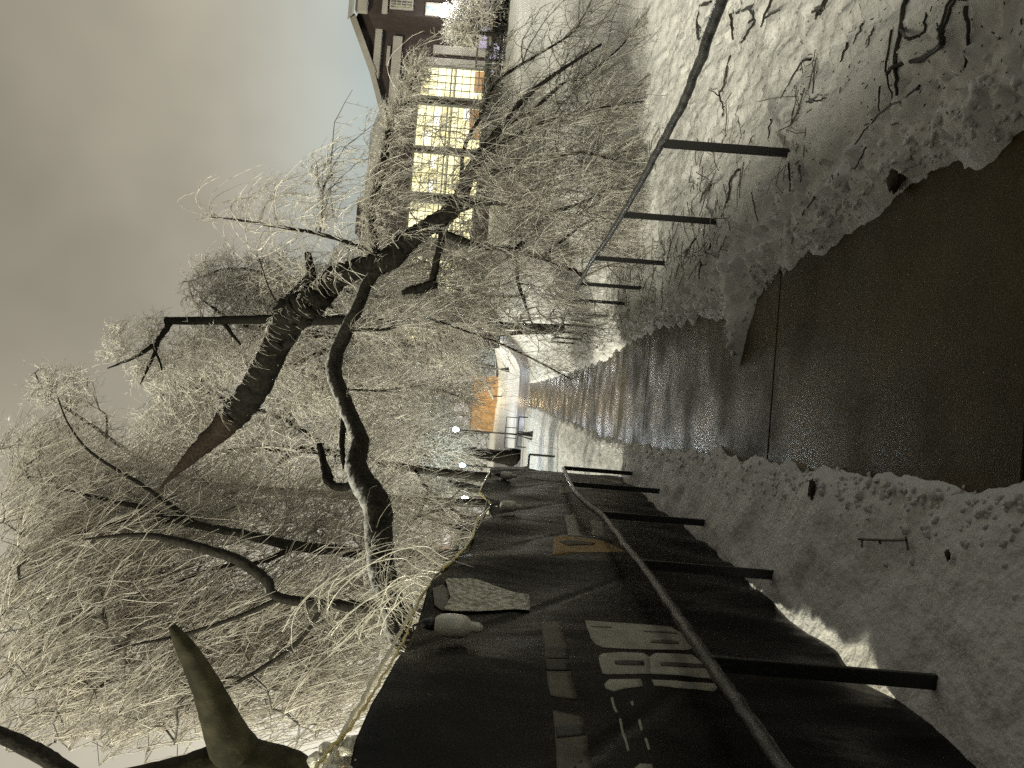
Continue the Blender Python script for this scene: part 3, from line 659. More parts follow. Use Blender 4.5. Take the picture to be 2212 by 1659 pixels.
# -- yellow lit arching shoots growing close behind the fence
sh = thing('arching_shrub', WX(1000, 1290, -1.45), 'pale arching shoots of a shrub leaning over the near tarp fence top', 'shrub')
T = Tubes()
AR = [[(960,1262),(932,1235),(870,1188),(814,1174),(734,1198),(659,1254),(626,1301),(622,1353)], [(950,1215),(894,1184),(800,1203),(706,1264),(659,1311),(635,1353)], [(930,1290),(890,1250),(843,1250),(753,1301),(697,1349),(668,1386)], [(900,1335),(880,1301),(824,1301),(777,1349),(730,1396)], [(925,1280),(890,1262),(850,1290),(815,1330),(800,1375)], [(935,1262),(900,1240),(862,1262),(845,1300)]]
for k in range(17):
    c_ = AR[k % 6]; d0 = random.uniform(4.2, 5.4); ox, oy = random.gauss(0, 9+k*.5), random.gauss(0, 9+k*.5); sc_ = random.uniform(.75, 1.1)
    q0 = c_[0]; pts_ = [(q0[0]+(a_-q0[0])*sc_+ox, q0[1]+(b2-q0[1])*sc_+oy, d0+.03*i_, 1.25-.1*i_) for i_, (a_, b2) in enumerate(c_)]
    pts_ = [(q0[0]+130, q0[1]+30, d0-.1, 1.4)]+pts_
    P_, R_ = limb(pts_, 6); T.add(P_, R_, 5)
    sprays(T, P_[10:], nrm(np.gradient(P_[10:], axis=0)), 16, .22, .0016, g=.7, up=.2, sub=2, K=5, jit=.03)
T.obj('shoots', M['icewire'], sh)

# -- near tree with the stub
t2 = tree('stub_tree', 'near dark trunk with a thick snapped branch stub, closest tree behind the fence', 'tree', None,
  [(1560,1760,4.3,62),(1000,1725,4.3,60),(700,1700,4.3,50),(610,1672,4.2,52),(510,1656,4.2,56),(400,1676,4.2,44),(300,1690,4.2,34),(120,1720,4.2,30)],
  [[(560,1690,4.2,62),(520,1645,4.2,54),(490,1590,4.15,44),(466,1532,4.12,36),(442,1476,4.1,29),(416,1426,4.05,23),(392,1385,4,17),(371,1352,4,8)], [(640,1690,4.25,30),(560,1640,4.2,30),(500,1610,4.2,22)]],
  [], 0, 0, .3, .004, bm_='stubbark', lump=.018)
t2b = tree('leaning_branch_tree', 'grey branch crossing the lowest left corner of the sky', 'tree', None,
  [(1500,2150,6,26),(700,1950,6,22),(300,1780,6,20),(200,1710,6,19),(120,1650,6,18),(50,1610,6,17),(-60,1560,6,14)],
  [], [], 0, 0, .5, .006, br_r=.006, bm_='bark')

# -- trees behind the fence and beyond
FR = 'frosted trees behind the fence and beyond'
tree('frosted_tree', 'tall frosted tree with three dark forking limbs, filling the upper left behind the fence', 'tree', FR,
  [(1330,1230,14,20),(1100,1215,14,17),(950,1200,14,15),(830,1200,14,13),(740,1190,14,12),(640,1180,14,11),(560,1162,14,10),(480,1145,14,9),(390,1125,14,8),(300,1095,14,6),(220,1077,14,4),(130,1055,14,2)],
  [[(425,1133,14,6),(350,1078,14,5),(290,1037,14,4),(200,980,14,3),(150,920,14,2),(125,860,14,1.5)], [(455,1140,14,6),(380,1128,14,5),(300,1122,14,4),(220,1138,14,3),(130,1165,14,2)], [(640,1180,14,6),(560,1215,14,5),(470,1225,14,4),(380,1260,14,3)]],
  [(150,1130,180,150,15.5,1.8,4),(330,1100,150,120,15.7,1.8,3),(500,1150,160,120,16,1.8,3),(700,1150,140,100,16,1.8,3),(100,1000,110,70,15.5,1.5,1),(250,1200,200,110,16,2,3)], 1000, 8200, 1.0, .0066, br_r=.006, g=.45, up=.2, bias=(.5, 0, -.3), rnd=.6, K=6, jit=.06, axw=.3, subln=.3, tm='twigbrown')
tree('frosted_tree', 'frosted tree with a crooked thick dark limb, right behind the near fence', 'tree', FR,
  [(1400,1390,12.5,18),(1100,1350,12.5,16),(950,1325,12.5,15),(800,1312,12.5,13),(700,1305,12.5,12),(600,1290,12.5,10),(578,1258,12.5,11),(550,1232,12.5,12),(500,1203,12.5,11),(430,1182,12.5,10),(370,1166,12.5,9),(290,1155,12.5,5),(180,1165,12.5,2)],
  [[(610,1290,12.5,6),(520,1330,12.5,5),(400,1370,12.5,4),(250,1400,12.5,2)], [(700,1305,12.5,6),(640,1390,12.5,5),(520,1470,12.5,4),(380,1530,12.5,2)]],
  [(150,1330,190,140,14.3,1.5,4),(400,1400,180,130,14.3,1.5,4),(620,1380,160,120,14.3,1.5,3),(300,1560,220,110,14,1.8,3),(10,1350,80,300,14,1.8,2.5),(620,1540,150,110,14,1.8,2.5),(100,1500,150,150,14,1.8,3),(780,1330,90,110,13.8,1.2,1.5)], 800, 8600, 1.5, .0094, br_r=.007, g=.5, up=.2, bias=(.75, -.1, -.55), K=7, rnd=.42, subln=.30, jit=.05, axw=.1, tm='twigbrown', sub=2)
tree('frosted_tree', 'spindly frosted tree whose clumped tips stand against the sky, highest on the left', 'tree', FR,
  [(1300,1100,22,10),(900,1080,22,9),(600,1060,22,8),(420,1040,22,7),(300,990,22,5),(200,920,22,4),(140,880,22,3),(95,850,22,2)],
  [[(330,1010,22,4),(240,1010,22,3),(120,980,22,2),(40,960,22,1.5)], [(230,945,22,3),(230,900,22,2),(215,885,22,1.5)], [(160,890,22,3),(100,850,22,2),(75,805,22,1.2)]],
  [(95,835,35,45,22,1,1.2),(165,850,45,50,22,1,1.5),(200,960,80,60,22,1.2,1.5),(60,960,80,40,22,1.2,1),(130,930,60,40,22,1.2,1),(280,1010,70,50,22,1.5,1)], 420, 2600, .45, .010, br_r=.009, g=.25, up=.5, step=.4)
tree('frosted_tree', 'broad frosted tree behind the splintered limb, level with its tip', 'tree', FR,
  [(1200,1035,29,9),(1000,1025,29,9),(850,1005,29,8),(700,975,29,8),(560,970,29,7),(440,980,29,6),(370,960,29,3)],
  [[(700,960,29,6),(600,900,29,5),(480,860,29,4),(400,830,29,2)], [(640,965,29,6),(560,1040,29,4),(480,1070,29,2)], [(800,955,29,6),(740,860,29,5),(680,800,29,3)]],
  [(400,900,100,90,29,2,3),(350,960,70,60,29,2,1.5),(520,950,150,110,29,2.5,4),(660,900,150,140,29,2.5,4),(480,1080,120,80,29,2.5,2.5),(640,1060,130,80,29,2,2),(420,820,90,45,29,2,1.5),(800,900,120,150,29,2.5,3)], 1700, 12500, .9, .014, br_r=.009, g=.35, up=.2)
tree('frosted_tree', 'dense frosted tree in the middle, seen under and around the dark arching limb', 'tree', FR,
  [(1195,716,29,5),(1080,722,25,5),(950,745,27,6),(800,735,27,10),(650,720,27,8),(520,700,27,5),(440,650,27,2)],
  [[(800,735,27,7),(700,650,27,5),(600,600,27,4),(500,580,27,3),(430,600,27,2)], [(760,730,27,6),(650,780,27,5),(540,800,27,3)], [(860,740,27,6),(780,650,27,5),(700,590,27,3)]],
  [(480,630,90,80,27,1.5,2.4),(590,620,110,80,27,2,3),(560,740,130,90,27,2,3),(720,700,140,130,27,2,4),(850,720,130,150,27,2,4),(430,770,90,50,27,1.5,1),(930,740,80,90,27,2,2.2),(700,830,130,80,27,2,3),(800,600,120,70,27,1.5,2)], 1700, 15500, .8, .0118, br_r=.009, g=.45, up=.1, tm='twig')
tree('frosted_tree', 'low frosted tree between the far lamp post and the building windows', 'tree', FR,
  [(1140,640,24,4),(1050,640,24,4),(960,640,24,8),(880,640,24,5),(800,640,24,3)],
  [[(1000,640,24,5),(950,580,24,4),(900,560,24,2)], [(1010,640,24,5),(960,700,24,4),(900,720,24,2)]],
  [(930,640,120,90,24,2,3),(1000,820,40,60,26,1.5,.8),(1000,560,80,90,24,2,2),(970,740,50,60,24,2,1.2),(1040,650,50,90,24,2,1.5),(860,560,80,60,24,2,1.5)], 900, 6500, .6, .010, br_r=.008, g=.4, up=.0, tm='twig')
tree('frosted_tree', 'frosted tree hanging over the bell-based lamp post, beyond the fence end', 'tree', FR,
  [(1150,1085,46,10),(1000,1050,46,9),(900,1020,46,8),(820,1000,46,5),(760,980,46,3)],
  [[(960,1040,46,6),(900,960,46,4),(870,900,46,2)], [(920,1030,46,5),(860,1100,46,3),(800,1150,46,2)]],
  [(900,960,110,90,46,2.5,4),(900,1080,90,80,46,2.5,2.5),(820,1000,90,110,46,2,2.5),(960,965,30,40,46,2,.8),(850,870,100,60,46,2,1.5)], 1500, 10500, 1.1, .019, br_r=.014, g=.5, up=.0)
# dead snag with level top
tree('dead_snag', 'dark straight dead trunk snapped off level, one bare arm reaching out from its top', 'tree', None,
  [(1222,711,24.5,9),(1060,702,24.5,8),(900,697,24.5,10),(700,692,24.5,11),(580,690,24.5,10),(480,692,24.5,9),(420,693,24.5,9),(357,692,24.5,8.5)],
  [[(368,697,24.5,7),(345,730,24.5,5.5),(332,745,24.5,5),(290,772,24.5,3.5),(232,796,24.5,1.3)], [(343,732,24.5,4.5),(335,760,24.5,4),(322,790,24.5,3),(303,830,24.5,1.3)], [(330,748,24.5,3),(345,780,24.5,2.5),(350,800,24.5,1.5)], [(480,692,24.5,5),(500,720,24.5,4),(520,745,24.5,2)], [(560,560,24.5,1),(590,640,24.5,1.5),(640,690,24.5,2)]],
  [(255,745,35,50,25,.6,1),(330,720,24.5,40,25,.6,.7),(360,800,60,60,25,.8,1),(310,790,35,45,25,.8,.8),(430,745,60,45,25,.8,1)], 260, 1700, .55, .0135, br_r=.010, g=.2, up=.3, bm_='barkdark', step=.3, branch_m='twigfar')
# thin dark tree just past the fence
tree('thin_tree', 'thin dark forked tree glowing with lamp light behind, just above the fence dip', 'tree', None,
  [(1250,1155,17,6),(1050,1150,17,5),(960,1130,17,4.5),(905,1115,17,4),(872,1150,17,3),(845,1168,17,1.5)],
  [[(990,1090,17,2),(950,1075,17,3),(925,1058,17,4),(900,1020,17,3),(880,1000,17,1.5)], [(985,1080,17,2),(955,1100,17,3),(925,1110,17,3),(895,1150,17,2)], [(925,1058,17,3),(910,1100,17,3),(880,1150,17,2),(865,1165,17,1.5)], [(1010,1120,17,3),(970,1090,17,2.5),(1000,1050,17,1.5)]],
  [(930,1090,70,70,17,1,2),(980,1130,50,60,17,1,1.5),(870,1150,50,50,17,1,1)], 260, 1200, .35, .006, br_r=.005, g=.3, up=.2, step=.25, branch_m='twigdark', bm_='barkdark')
# old flared trunk, dark against the road
tree('old_tree', 'broad dark flared trunk standing in the snow next to the bell-based lamp post', 'tree', None,
  [(1112,990,52,22),(1100,989,52,18),(1080,986,52,15),(1050,982,52,12),(1010,976,52,9),(960,970,52,6),(900,960,52,3)],
  [[(1040,980,52,6),(1000,955,52,4),(960,930,52,2)]], [], 0, 0, 1, .02, bm_='barkdark')

# ------------------------------------------------------------------ sticks and litter on the snow
def r2(p): return [(1261.9+.43*a, .43*b_) for a, b_ in p]
def gpt(ix, iy):
    p_ = WG(ix, iy, .05)
    for _ in range(4): p_ = WG(ix, iy, sz(p_[0], p_[1])+.012)
    return p_
ST = [
 ([[(1630,-40),(1590,150),(1568,330),(1575,480)], [(1590,150),(1640,195),(1700,170),(1725,60)]], 7, 'thick dark fallen branch beside the nearest post of the right railing'),
 ([[(1860,0),(1800,140),(1800,220),(1700,290),(1560,340),(1525,375)]], 9, 'bent dark branch crossing the thick one, closest to the viewer on the right'),
 ([[(1925,30),(1937,150),(1915,340)]], 6, 'single short curved branch lowest on the right bank'),
 ([[(1550,150),(1522,350),(1550,500)]], 3.5, 'thin stick lying alongside the thick fallen branch'),
 ([[(1690,430),(1600,510),(1480,575),(1365,725)], [(1490,435),(1488,560)]], 4, 'long forked twig lying below the thick fallen branch'),
 ([[(1140,300),(1090,320),(990,495)]], 3, 'hooked twig on open snow uphill of the nearest right posts'),
 ([[(1325,215),(1290,310)]], 3.5, 'short straight twig left of the thick branch'),
 ([[(1405,120),(1355,220)]], 3, 'short slanted twig above the short straight one'),
 ([[(1455,145),(1440,190),(1420,240)]], 2.5, 'faint bent twig beside the short slanted one'),
 ([[(945,-10),(890,135)], [(910,90),(985,50)]], 4, 'forked twig close under the railing at the picture edge'),
 ([[(735,280),(700,430),(680,480),(700,540),(700,585)], [(680,480),(630,450)], [(700,540),(735,520)]], 3, 'branching twig below the thick part of the right rail'),
 ([[(1215,-10),(1195,50),(1150,60)], [(1195,50),(1165,95)]], 7, 'dark clawed stub of branch at the picture edge'),
 ([[(785,850),(740,900),(725,1010),(690,1090)]], 4, 'long bent twig between the second and third right posts'),
 ([[(1030,820),(1040,920),(1025,1000)]], 3, 'curved twig just behind the foot of the second right post'),
 ([[(1085,835),(1090,910)]], 4, 'stubby twig next to the curved one behind the second right post'),
 ([[(940,600),(925,700)]], 2.5, 'tiny upright twig in open snow before the second right post'),
 ([[(770,65),(830,45),(855,100),(820,170),(790,215)], [(830,110),(850,95)]], 4, 'zigzag twig near the top rail at the picture edge'),
 ([[(735,70),(750,200)]], 4, 'straight twig touching the railing shadow near the picture edge'),
 ([[(1120,512),(1170,510),(1220,490)]], 3, 'flat twig lying across the slope in open snow'),
 ([[(1160,990),(1100,1080),(1070,1130)]], 3, 'thin slanting twig just before the ragged snow edge'),
 ([[(592,20),(570,130),(582,200)], [(590,30),(640,10)]], 6, 'thick curled twig behind the top rail at the picture edge'),
 ([[(1420,740),(1390,800),(1360,850)]], 2.5, 'faint thin twig near the ragged snow edge'),
 ([[(640,930),(600,980),(585,1020)]], 3, 'small leaning twig beside the third right post'),
 ([[(560,1200),(520,1260),(470,1290)], [(520,1260),(500,1330)]], 3, 'forked twig between the third and fourth right posts'),
 ([[(600,1180),(640,1220),(610,1270),(660,1290)]], 3, 'looped twig where the snow meets the path, past the third right post'),
 ([[(590,1310),(580,1400)], [(560,1335),(610,1330)]], 3, 'crossed pair of small twigs near the path edge'),
]
for ps, hw, lb in ST:
    pp = [[gpt(*c) for c in r2(p_)] for p_ in ps]
    t = pp[0][0]; T = Tubes()
    for k, P_ in enumerate(pp):
        P_ = crom(P_, 5); P_[:, 2] += .004; r_ = hw*.43*1.55*np.linalg.norm(P_[0]-np.array([0, 0, CH]))/FOC
        P_[1:-1] += rng.normal(0, .004, (len(P_)-2, 3)); T.add(P_, r_*np.linspace(1.1, .6, len(P_))*(1 if k == 0 else .7), 7, cap=False, lump=.15)
    o = T.obj('fallen_branch' if hw > 6.5 else 'fallen_twig', M['stickwet']); tag(o, lb, 'twig' if hw <= 6.5 else 'branch', 'broken twigs and branches on the right bank')
def r6(p): return [(1261.9+.4379*a, 932.6+.4379*b_) for a, b_ in p]
pp = [gpt(*c) for c in r6([(1365,530),(1480,535),(1602,535)])]; T = Tubes(); T.add(crom(pp, 4)+[0, 0, .01], .006, 7)
for a_, c_ in (((1380,535),(1378,570)), ((1465,535),(1470,555)), ((1595,520),(1608,585))): T.add(np.array([gpt(*c) for c in r6([a_, c_])])+[0, 0, .008], .005, 6)
tag(T.obj('fallen_twig', M['twigdark']), 'straight twig with three short prongs lying on the left snow bank', 'twig', 'litter on the left bank')
p_ = gpt(*r6([(1800,610)])[0]); o = blob('dead_leaf', (p_[0], p_[1], p_[2]+.004), .016, M['leaf'], amp=.5, scale=(1.3, 1, .35)); tag(o, 'curled brown dead leaf on the near left snow bank', 'leaf')
p_ = gpt(1933, 387); o = blob('leaf_clump', (p_[0], p_[1], p_[2]), .06, M['leaf'], amp=.5, scale=(1.2, .9, .35)); tag(o, 'dark wet clump of leaves at the ragged edge of snow and path', 'leaves')
p_ = gpt(1752, 1055); o = blob('leaf_clump', (p_[0], p_[1], p_[2]), .03, M['leaf'], amp=.5, scale=(1.5, 1, .3)); tag(o, 'small brown leaf clump at the left snow edge of the path', 'leaves')
# brush of iced twigs heaped along the foot of the right railing: nobody could count it
T = Tubes(); n = 1500
bx_ = rng.uniform(1.3, 3.6, n); by_ = rng.uniform(4.2, 17, n); keep = vn(bx_*1.1, by_*.6) > -.12; bx_, by_ = bx_[keep], by_[keep]
bz_ = snow_z(bx_, by_)+.01; B = np.stack([bx_, by_, bz_], 1); D = rdir(len(B)); D[:, 2] = np.abs(D[:, 2])*.25; D = nrm(D)
T.add(droop(B, D, rng.uniform(.06, .4, len(B)), np.full(len(B), .12), 4, .12), np.full((len(B), 4), .0035)*rng.uniform(.6, 1.4, (len(B), 1)), 4)
tag(T.obj('twig_litter', M['twigdark']), 'fine broken twigs strewn over the snow around the right railing', 'twigs', kind='stuff')
n = 2600; bx_ = 1.15+np.abs(rng.normal(0, 1.6, n)); by_ = 2.4*np.exp(rng.random(n)*2.0); T = Tubes()
D = rdir(n); D[:, 2] *= .3; D = nrm(D); bz_ = snow_z(bx_, by_)+.004; Ls = rng.uniform(.003, .016, n)*rng.choice([1, 1, 1, 2], n)
T.add(np.stack([np.stack([bx_, by_, bz_], 1), np.stack([bx_, by_, bz_], 1)+D*Ls[:, None]], 1), np.stack([rng.uniform(.0012, .0032, n)]*2, 1), 4)
tag(T.obj('bark_crumbs', M['leaf']), 'dark crumbs of bark and leaf sprinkled on the right snow bank', 'bark', kind='stuff')
# lumps of icy snow along both edges of the path
bm = bmesh.new()
for k in range(1500):
    yv = 2.2*math.exp(random.random()*2.0); side = random.random() < .62
    xv = float(ipl(yv, XR if side else XL))+abs(random.gauss(0, .10))*(1 if side else -1)+random.gauss(0, .02)
    r_ = random.uniform(.004, .015)*(1 if random.random() < .9 else 1.6)
    zv = max(sz(xv, yv), float(ipl(yv, PATHZ)))
    g_ = bmesh.ops.create_icosphere(bm, subdivisions=1, radius=r_, matrix=Matrix.Translation((xv, yv, zv+r_*.25)) @ Matrix.Diagonal((random.uniform(.8, 1.6), random.uniform(.8, 1.5), random.uniform(.5, .9), 1)))
    for v in g_['verts']: v.co += Vector((random.gauss(0, r_*.22), random.gauss(0, r_*.22), random.gauss(0, r_*.2)))
me = bpy.data.meshes.new('snow_crumbs'); bm.to_mesh(me); bm.free(); me.materials.append(M['snow'])
for p_ in me.polygons: p_.use_smooth = True
o = bpy.data.objects.new('snow_crumbs', me); C.objects.link(o); tag(o, 'icy snow crumbs scattered along both path edges', 'snow', kind='stuff')

# ------------------------------------------------------------------ brick building on the right
BY = 45.0; K_ = BY/FOC
def bx(ix, iy, y=BY): return W(ix, iy, y)
bl = thing('brick_building', (15, BY, 4), 'brick building with tall lit many-paned windows, pale cornice bands and low gable, behind the lawn', 'building')
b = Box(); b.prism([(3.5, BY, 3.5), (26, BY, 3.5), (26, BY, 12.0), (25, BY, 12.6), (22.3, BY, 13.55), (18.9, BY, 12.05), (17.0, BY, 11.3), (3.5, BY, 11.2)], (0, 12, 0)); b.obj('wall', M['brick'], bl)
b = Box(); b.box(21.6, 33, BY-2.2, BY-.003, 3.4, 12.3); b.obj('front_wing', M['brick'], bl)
# cornices and bands
def zat(ix, iy, y=BY): return bx(ix, iy, y)[2]
b = Box()
def rake(x0, z0, x1, z1, th, y0, y1, yo=.35): b.prism([(x0, BY-yo, z0), (x1, BY-yo, z1), (x1, BY-yo, z1-th), (x0, BY-yo, z0-th)], (0, yo+.4, 0))
rake(16.6, 11.55, 18.9, 12.35, .32, 0, 0); rake(18.9, 12.35, 22.4, 13.95, .42, 0, 0)
b.obj('raking_cornice', M['trim'], bl)
b = Box(); b.box(18.6, 21.7, BY-.28, BY-.002, 11.8, 12.2); b.obj('cornice', M['trim'], bl)
b = Box(); b.box(15, 21.3, BY-.18, BY-.002, 10.55, 11.1); b.obj('belt_course', M['trim'], bl)
b = Box(); b.box(19.5, 20.7, BY-.1, BY-.002, 11.25, 11.45); b.obj('sill_band', M['trim'], bl)
b = Box(); b.box(21.5, 33.3, BY-2.6, BY-2.2, 12.3, 12.95); b.obj('cornice', M['trim'], bl)
b = Box(); b.prism([(21.2, BY-2.8, 12.95), (34, BY-2.8, 12.95), (34, BY-.2, 13.9), (22.2, BY-.2, 13.9)], (0, .3, .18)); b.obj('roof', M['roof'], bl)
b = Box(); b.box(21.58, 33, BY-2.32, BY-2.2, 11.15, 11.45); b.obj('belt_course', M['trim'], bl)
b = Box(); b.prism([(3.3, BY-.5, 11.2), (17.2, BY-.5, 11.2), (17.2, BY-.5, 11.35), (3.3, BY-.5, 11.35)], (0, 6, 2.0)); b.obj('roof', M['roof'], bl)
b = Box(); b.box(9.0, 11.2, BY-.4, BY+3, 3.6, 12.4); b.obj('stair_tower', M['brick'], bl)
# pilasters and downpipe between the wing and the tall windows
x_a, x_b = bx(990, 104)[0], bx(990, 122)[0]
b = Box(); b.box(x_b, x_a, BY-.22, BY-.002, 5.2, 8.6); b.box(bx(990, 147)[0], bx(990, 131)[0], BY-.22, BY-.002, 4.5, 9.3); b.obj('pilaster', M['trim'], bl)
T = Tubes(); xp = bx(990, 126.5)[0]; T.add([(xp, BY-.12, 4.2), (xp, BY-.12, 6.5), (xp, BY-.12, 8.3)], .07, 8); T.obj('downpipe', M['brick'], bl)
b = Box(); b.box(19.6, 21.3, BY-.14, BY-.004, 4.6, 5.25); b.obj('panel', M['purple'], bl)
# tall windows
def tall_window(iy0, iy1, zt, zb_, y=BY, ncol=4, nrow=8, shelf=True, lamps=((.3, .25),)):
    x1, x0 = bx(980, iy0)[0], bx(980, iy1)[0]
    win = bpy.data.objects.new('window', None)
    b = Box(); fw_ = .09
    b.box(x0-.12, x0, y-.16, y-.003, zb_-.12, zt+.12); b.box(x1, x1+.12, y-.16, y-.003, zb_-.12, zt+.12)
    b.box(x0, x1, y-.16, y-.003, zt, zt+.12); b.box(x0, x1, y-.16, y-.003, zb_-.12, zb_)
    zm = zb_+(zt-zb_)*.50
    b.box(x0, x1, y-.13, y-.012, zm-.13, zm-.05); b.box(x0, x1, y-.13, y-.012, zm+.13, zm+.21)
    f_ = b.obj('window', M['frame'], bl)
    b = Box(); b.box(x0+.001, x1-.001, y-.03, y-.008, zb_, zt); p_ = b.obj('pane', M['lit'], bl); p_.parent = f_
    b = Box()
    for c in range(1, ncol):
        xx = x0+(x1-x0)*c/ncol; b.box(xx-.026, xx+.026, y-.075, y-.04, zb_, zt)
    for r_ in range(1, nrow):
        zz = zb_+(zt-zb_)*r_/nrow
        b.box(x0, x1, y-.072, y-.043, zz-.022, zz+.022)
    m_ = b.obj('muntins', M['frame'], bl); m_.parent = f_
    for (u, v) in lamps:
        b = Box(); cx_, cz_ = x0+(x1-x0)*u, zb_+(zt-zb_)*v
        b.box(cx_-.36, cx_+.36, y-.036, y-.031, cz_-.16, cz_+.16); l_ = b.obj('ceiling_lamp', M['tube'], bl, bevel=.05); l_.parent = f_
    if shelf:
        b = Box(); b.box(x0+(x1-x0)*.28, x1-.03, y-.036, y-.0325, zb_+.05, zb_+(zt-zb_)*.19); l_ = b.obj('book_shelf', M['shelf'], bl); l_.parent = f_
tall_window(150, 212, 9.2, 5.2, lamps=((.15, .72),))
tall_window(233, 321, 9.25, 5.3, lamps=((.68, .70), (.2, .82), (.85, .25)))
tall_window(337, 421, 9.25, 5.3, lamps=((.8, .70), (.15, .72)), shelf=False)
tall_window(447, 520, 9.2, 5.4, y=BY-.4, lamps=((.4, .6),), shelf=False)
tall_window(560, 640, 9.0, 5.6, lamps=((.4, .75),), shelf=False)
tall_window(690, 745, 8.8, 6.5, lamps=(), shelf=False)
# small upper window and lit bay of the front wing
YF = BY-2.2
def flat_win(ixa, ixb, iya, iyb, mt, nc, nr, y=YF):
    x1, x0 = bx(950, iya, y)[0], bx(950, iyb, y)[0]; zt, zb_ = bx(ixa, (iya+iyb)/2, y)[2], bx(ixb, (iya+iyb)/2, y)[2]
    b = Box(); t_ = .07
    b.box(x0-t_, x0, y-.1, y-.003, zb_-t_, zt+t_); b.box(x1, x1+t_, y-.1, y-.003, zb_-t_, zt+t_); b.box(x0, x1, y-.1, y-.003, zt, zt+t_); b.box(x0, x1, y-.1, y-.003, zb_-t_, zb_)
    for c in range(1, nc): xx = x0+(x1-x0)*c/nc; b.box(xx-.02, xx+.02, y-.07, y-.035, zb_, zt)
    for r_ in range(1, nr): zz = zb_+(zt-zb_)*r_/nr; b.box(x0, x1, y-.068, y-.037, zz-.02, zz+.02)
    f_ = b.obj('window', M['trim'], bl); b = Box(); b.box(x0+.001, x1-.001, y-.03, y-.008, zb_, zt); p_ = b.obj('pane', mt, bl); p_.parent = f_
    return x0, x1, zb_, zt
M['litdim'] = emat('lit_dim', (.55,.52,.25), .5, (.03,.03,.02), 1.2)
flat_win(845, 890, 8, 25, M['litdim'], 3, 4)
flat_win(922, 980, 11, 34, M['lit'], 2, 3)
x0_, x1_ = bx(950, 34, YF-.15)[0], bx(950, 11, YF-.15)[0]
b = Box(); z_ = bx(930, 20, YF)[2]; b.box(x0_+.3, x0_+.62, YF-.06, YF-.05, z_-.35, z_+.25); b.obj('cyan_sign', M['cyan'], bl)
flat_win(1000, 1065, -40, 35, M['litpale'], 5, 4)
flat_win(1032, 1056, 42, 100, M['purple'], 3, 1)
b = Box(); zz = bx(1059, 80, YF-1.5)[2]; b.box(19.6, 33, YF-1.6, YF-.005, zz-.08, zz+.05); b.obj('porch_slab', M['trim'], bl)
b = Box(); zz = bx(1030, 120, YF-1.5)[2]; b.box(18.2, 33, YF-1.5, YF-1.42, zz-.05, zz+.05)
for xx in np.arange(18.3, 33, 2.4): b.box(xx-.03, xx+.03, YF-1.49, YF-1.43, zz-.9, zz-.051)
b.obj('porch_rail', M['frame'], bl)
# globe lamp on the wing
gl = thing('globe_lamp', bx(957, 26, YF-.5), 'round white lit globe lamp on the brick wing beside the upper window', 'lamp')
blob('globe', tuple(gl.location), .28, M['lampwhite'], gl, amp=0)
b = Box(); c = gl.location; b.box(c.x-.03, c.x+.03, c.y, c.y+.5, c.z-.03, c.z+.03); b.obj('bracket', M['black'], gl)
# hedge: dark clipped shrubs, snow sprinkled
def leafmass(name, label, cat, boxes, n, size, m_, frost=None, fn=0, group=None):
    c0 = boxes[0]; t = thing(name, ((c0[0]+c0[1])/2, (c0[2]+c0[3])/2, c0[4]), label, cat, group)
    V = []; 
    for (xa, xb, ya, yb, za, zb_, w_) in boxes:
        k = int(n*w_); u = rng.uniform(-1, 1, (k, 3)); s_ = (np.abs(u)**5).sum(1)**.2; u = u/np.maximum(s_, .2)[:, None]*rng.uniform(.75, 1, (k, 1))
        c = np.stack([(xa+xb)/2+u[:, 0]*(xb-xa)/2, (ya+yb)/2+u[:, 1]*(yb-ya)/2, (za+zb_)/2+u[:, 2]*(zb_-za)/2], 1); V.append(c)
    V = np.concatenate(V); k = len(V); A = rdir(k); B_ = nrm(np.cross(A, rdir(k))); s_ = size*rng.uniform(.5, 1.3, (k, 1))
    q_ = np.stack([V-A*s_-B_*s_*.5, V+A*s_-B_*s_*.5, V+A*s_+B_*s_*.5, V-A*s_+B_*s_*.5], 1)
    mesh_np('foliage', q_.reshape(-1, 3), np.arange(4*k).reshape(-1, 4), m_, t, smooth=False)
    T = Tubes(); 
    for (xa, xb, ya, yb, za, zb_, w_) in boxes: 
        for xx in np.linspace(xa, xb, max(2, int((xb-xa)/1.2)+1)): T.add([(xx, (ya+yb)/2, za-.3), (xx, (ya+yb)/2, (za+zb_)/2), (xx, (ya+yb)/2, zb_-.1)], .04, 5)
    T.obj('stems', M['barkdark'], t)
    return t
M['hedgesnow'] = mat('hedge_snowy', (.012,.014,.010), .7, noise=2.2, col2=(.16,.16,.14))
hz = [sz(xx, 43) for xx in (12, 22)]
leafmass('hedge', 'long dark clipped hedge sprinkled with snow along the foot of the brick building', 'hedge', [(11, 33, 41.4, 43, 3.7, 5.15, 1)], 16000, .07, M['hedgesnow'])
leafmass('evergreen_bush', 'dark evergreen bush behind the fence dip, under the brightest lamp', 'bush', [(W(960,1200,24)[0], W(960,1110,24)[0], 22.5, 25, .2, W(985,1150,24)[2], 1)], 9000, .06, M['hedgesnow'], group='dark evergreens behind the fence')
leafmass('evergreen_bush', 'low dark evergreen mass in front of the far brick house, left of the thin tree', 'bush', [(W(930,1290,28)[0], W(930,1190,28)[0], 27, 29, .2, W(935,1240,28)[2], 1)], 7000, .07, M['hedgesnow'], group='dark evergreens behind the fence')
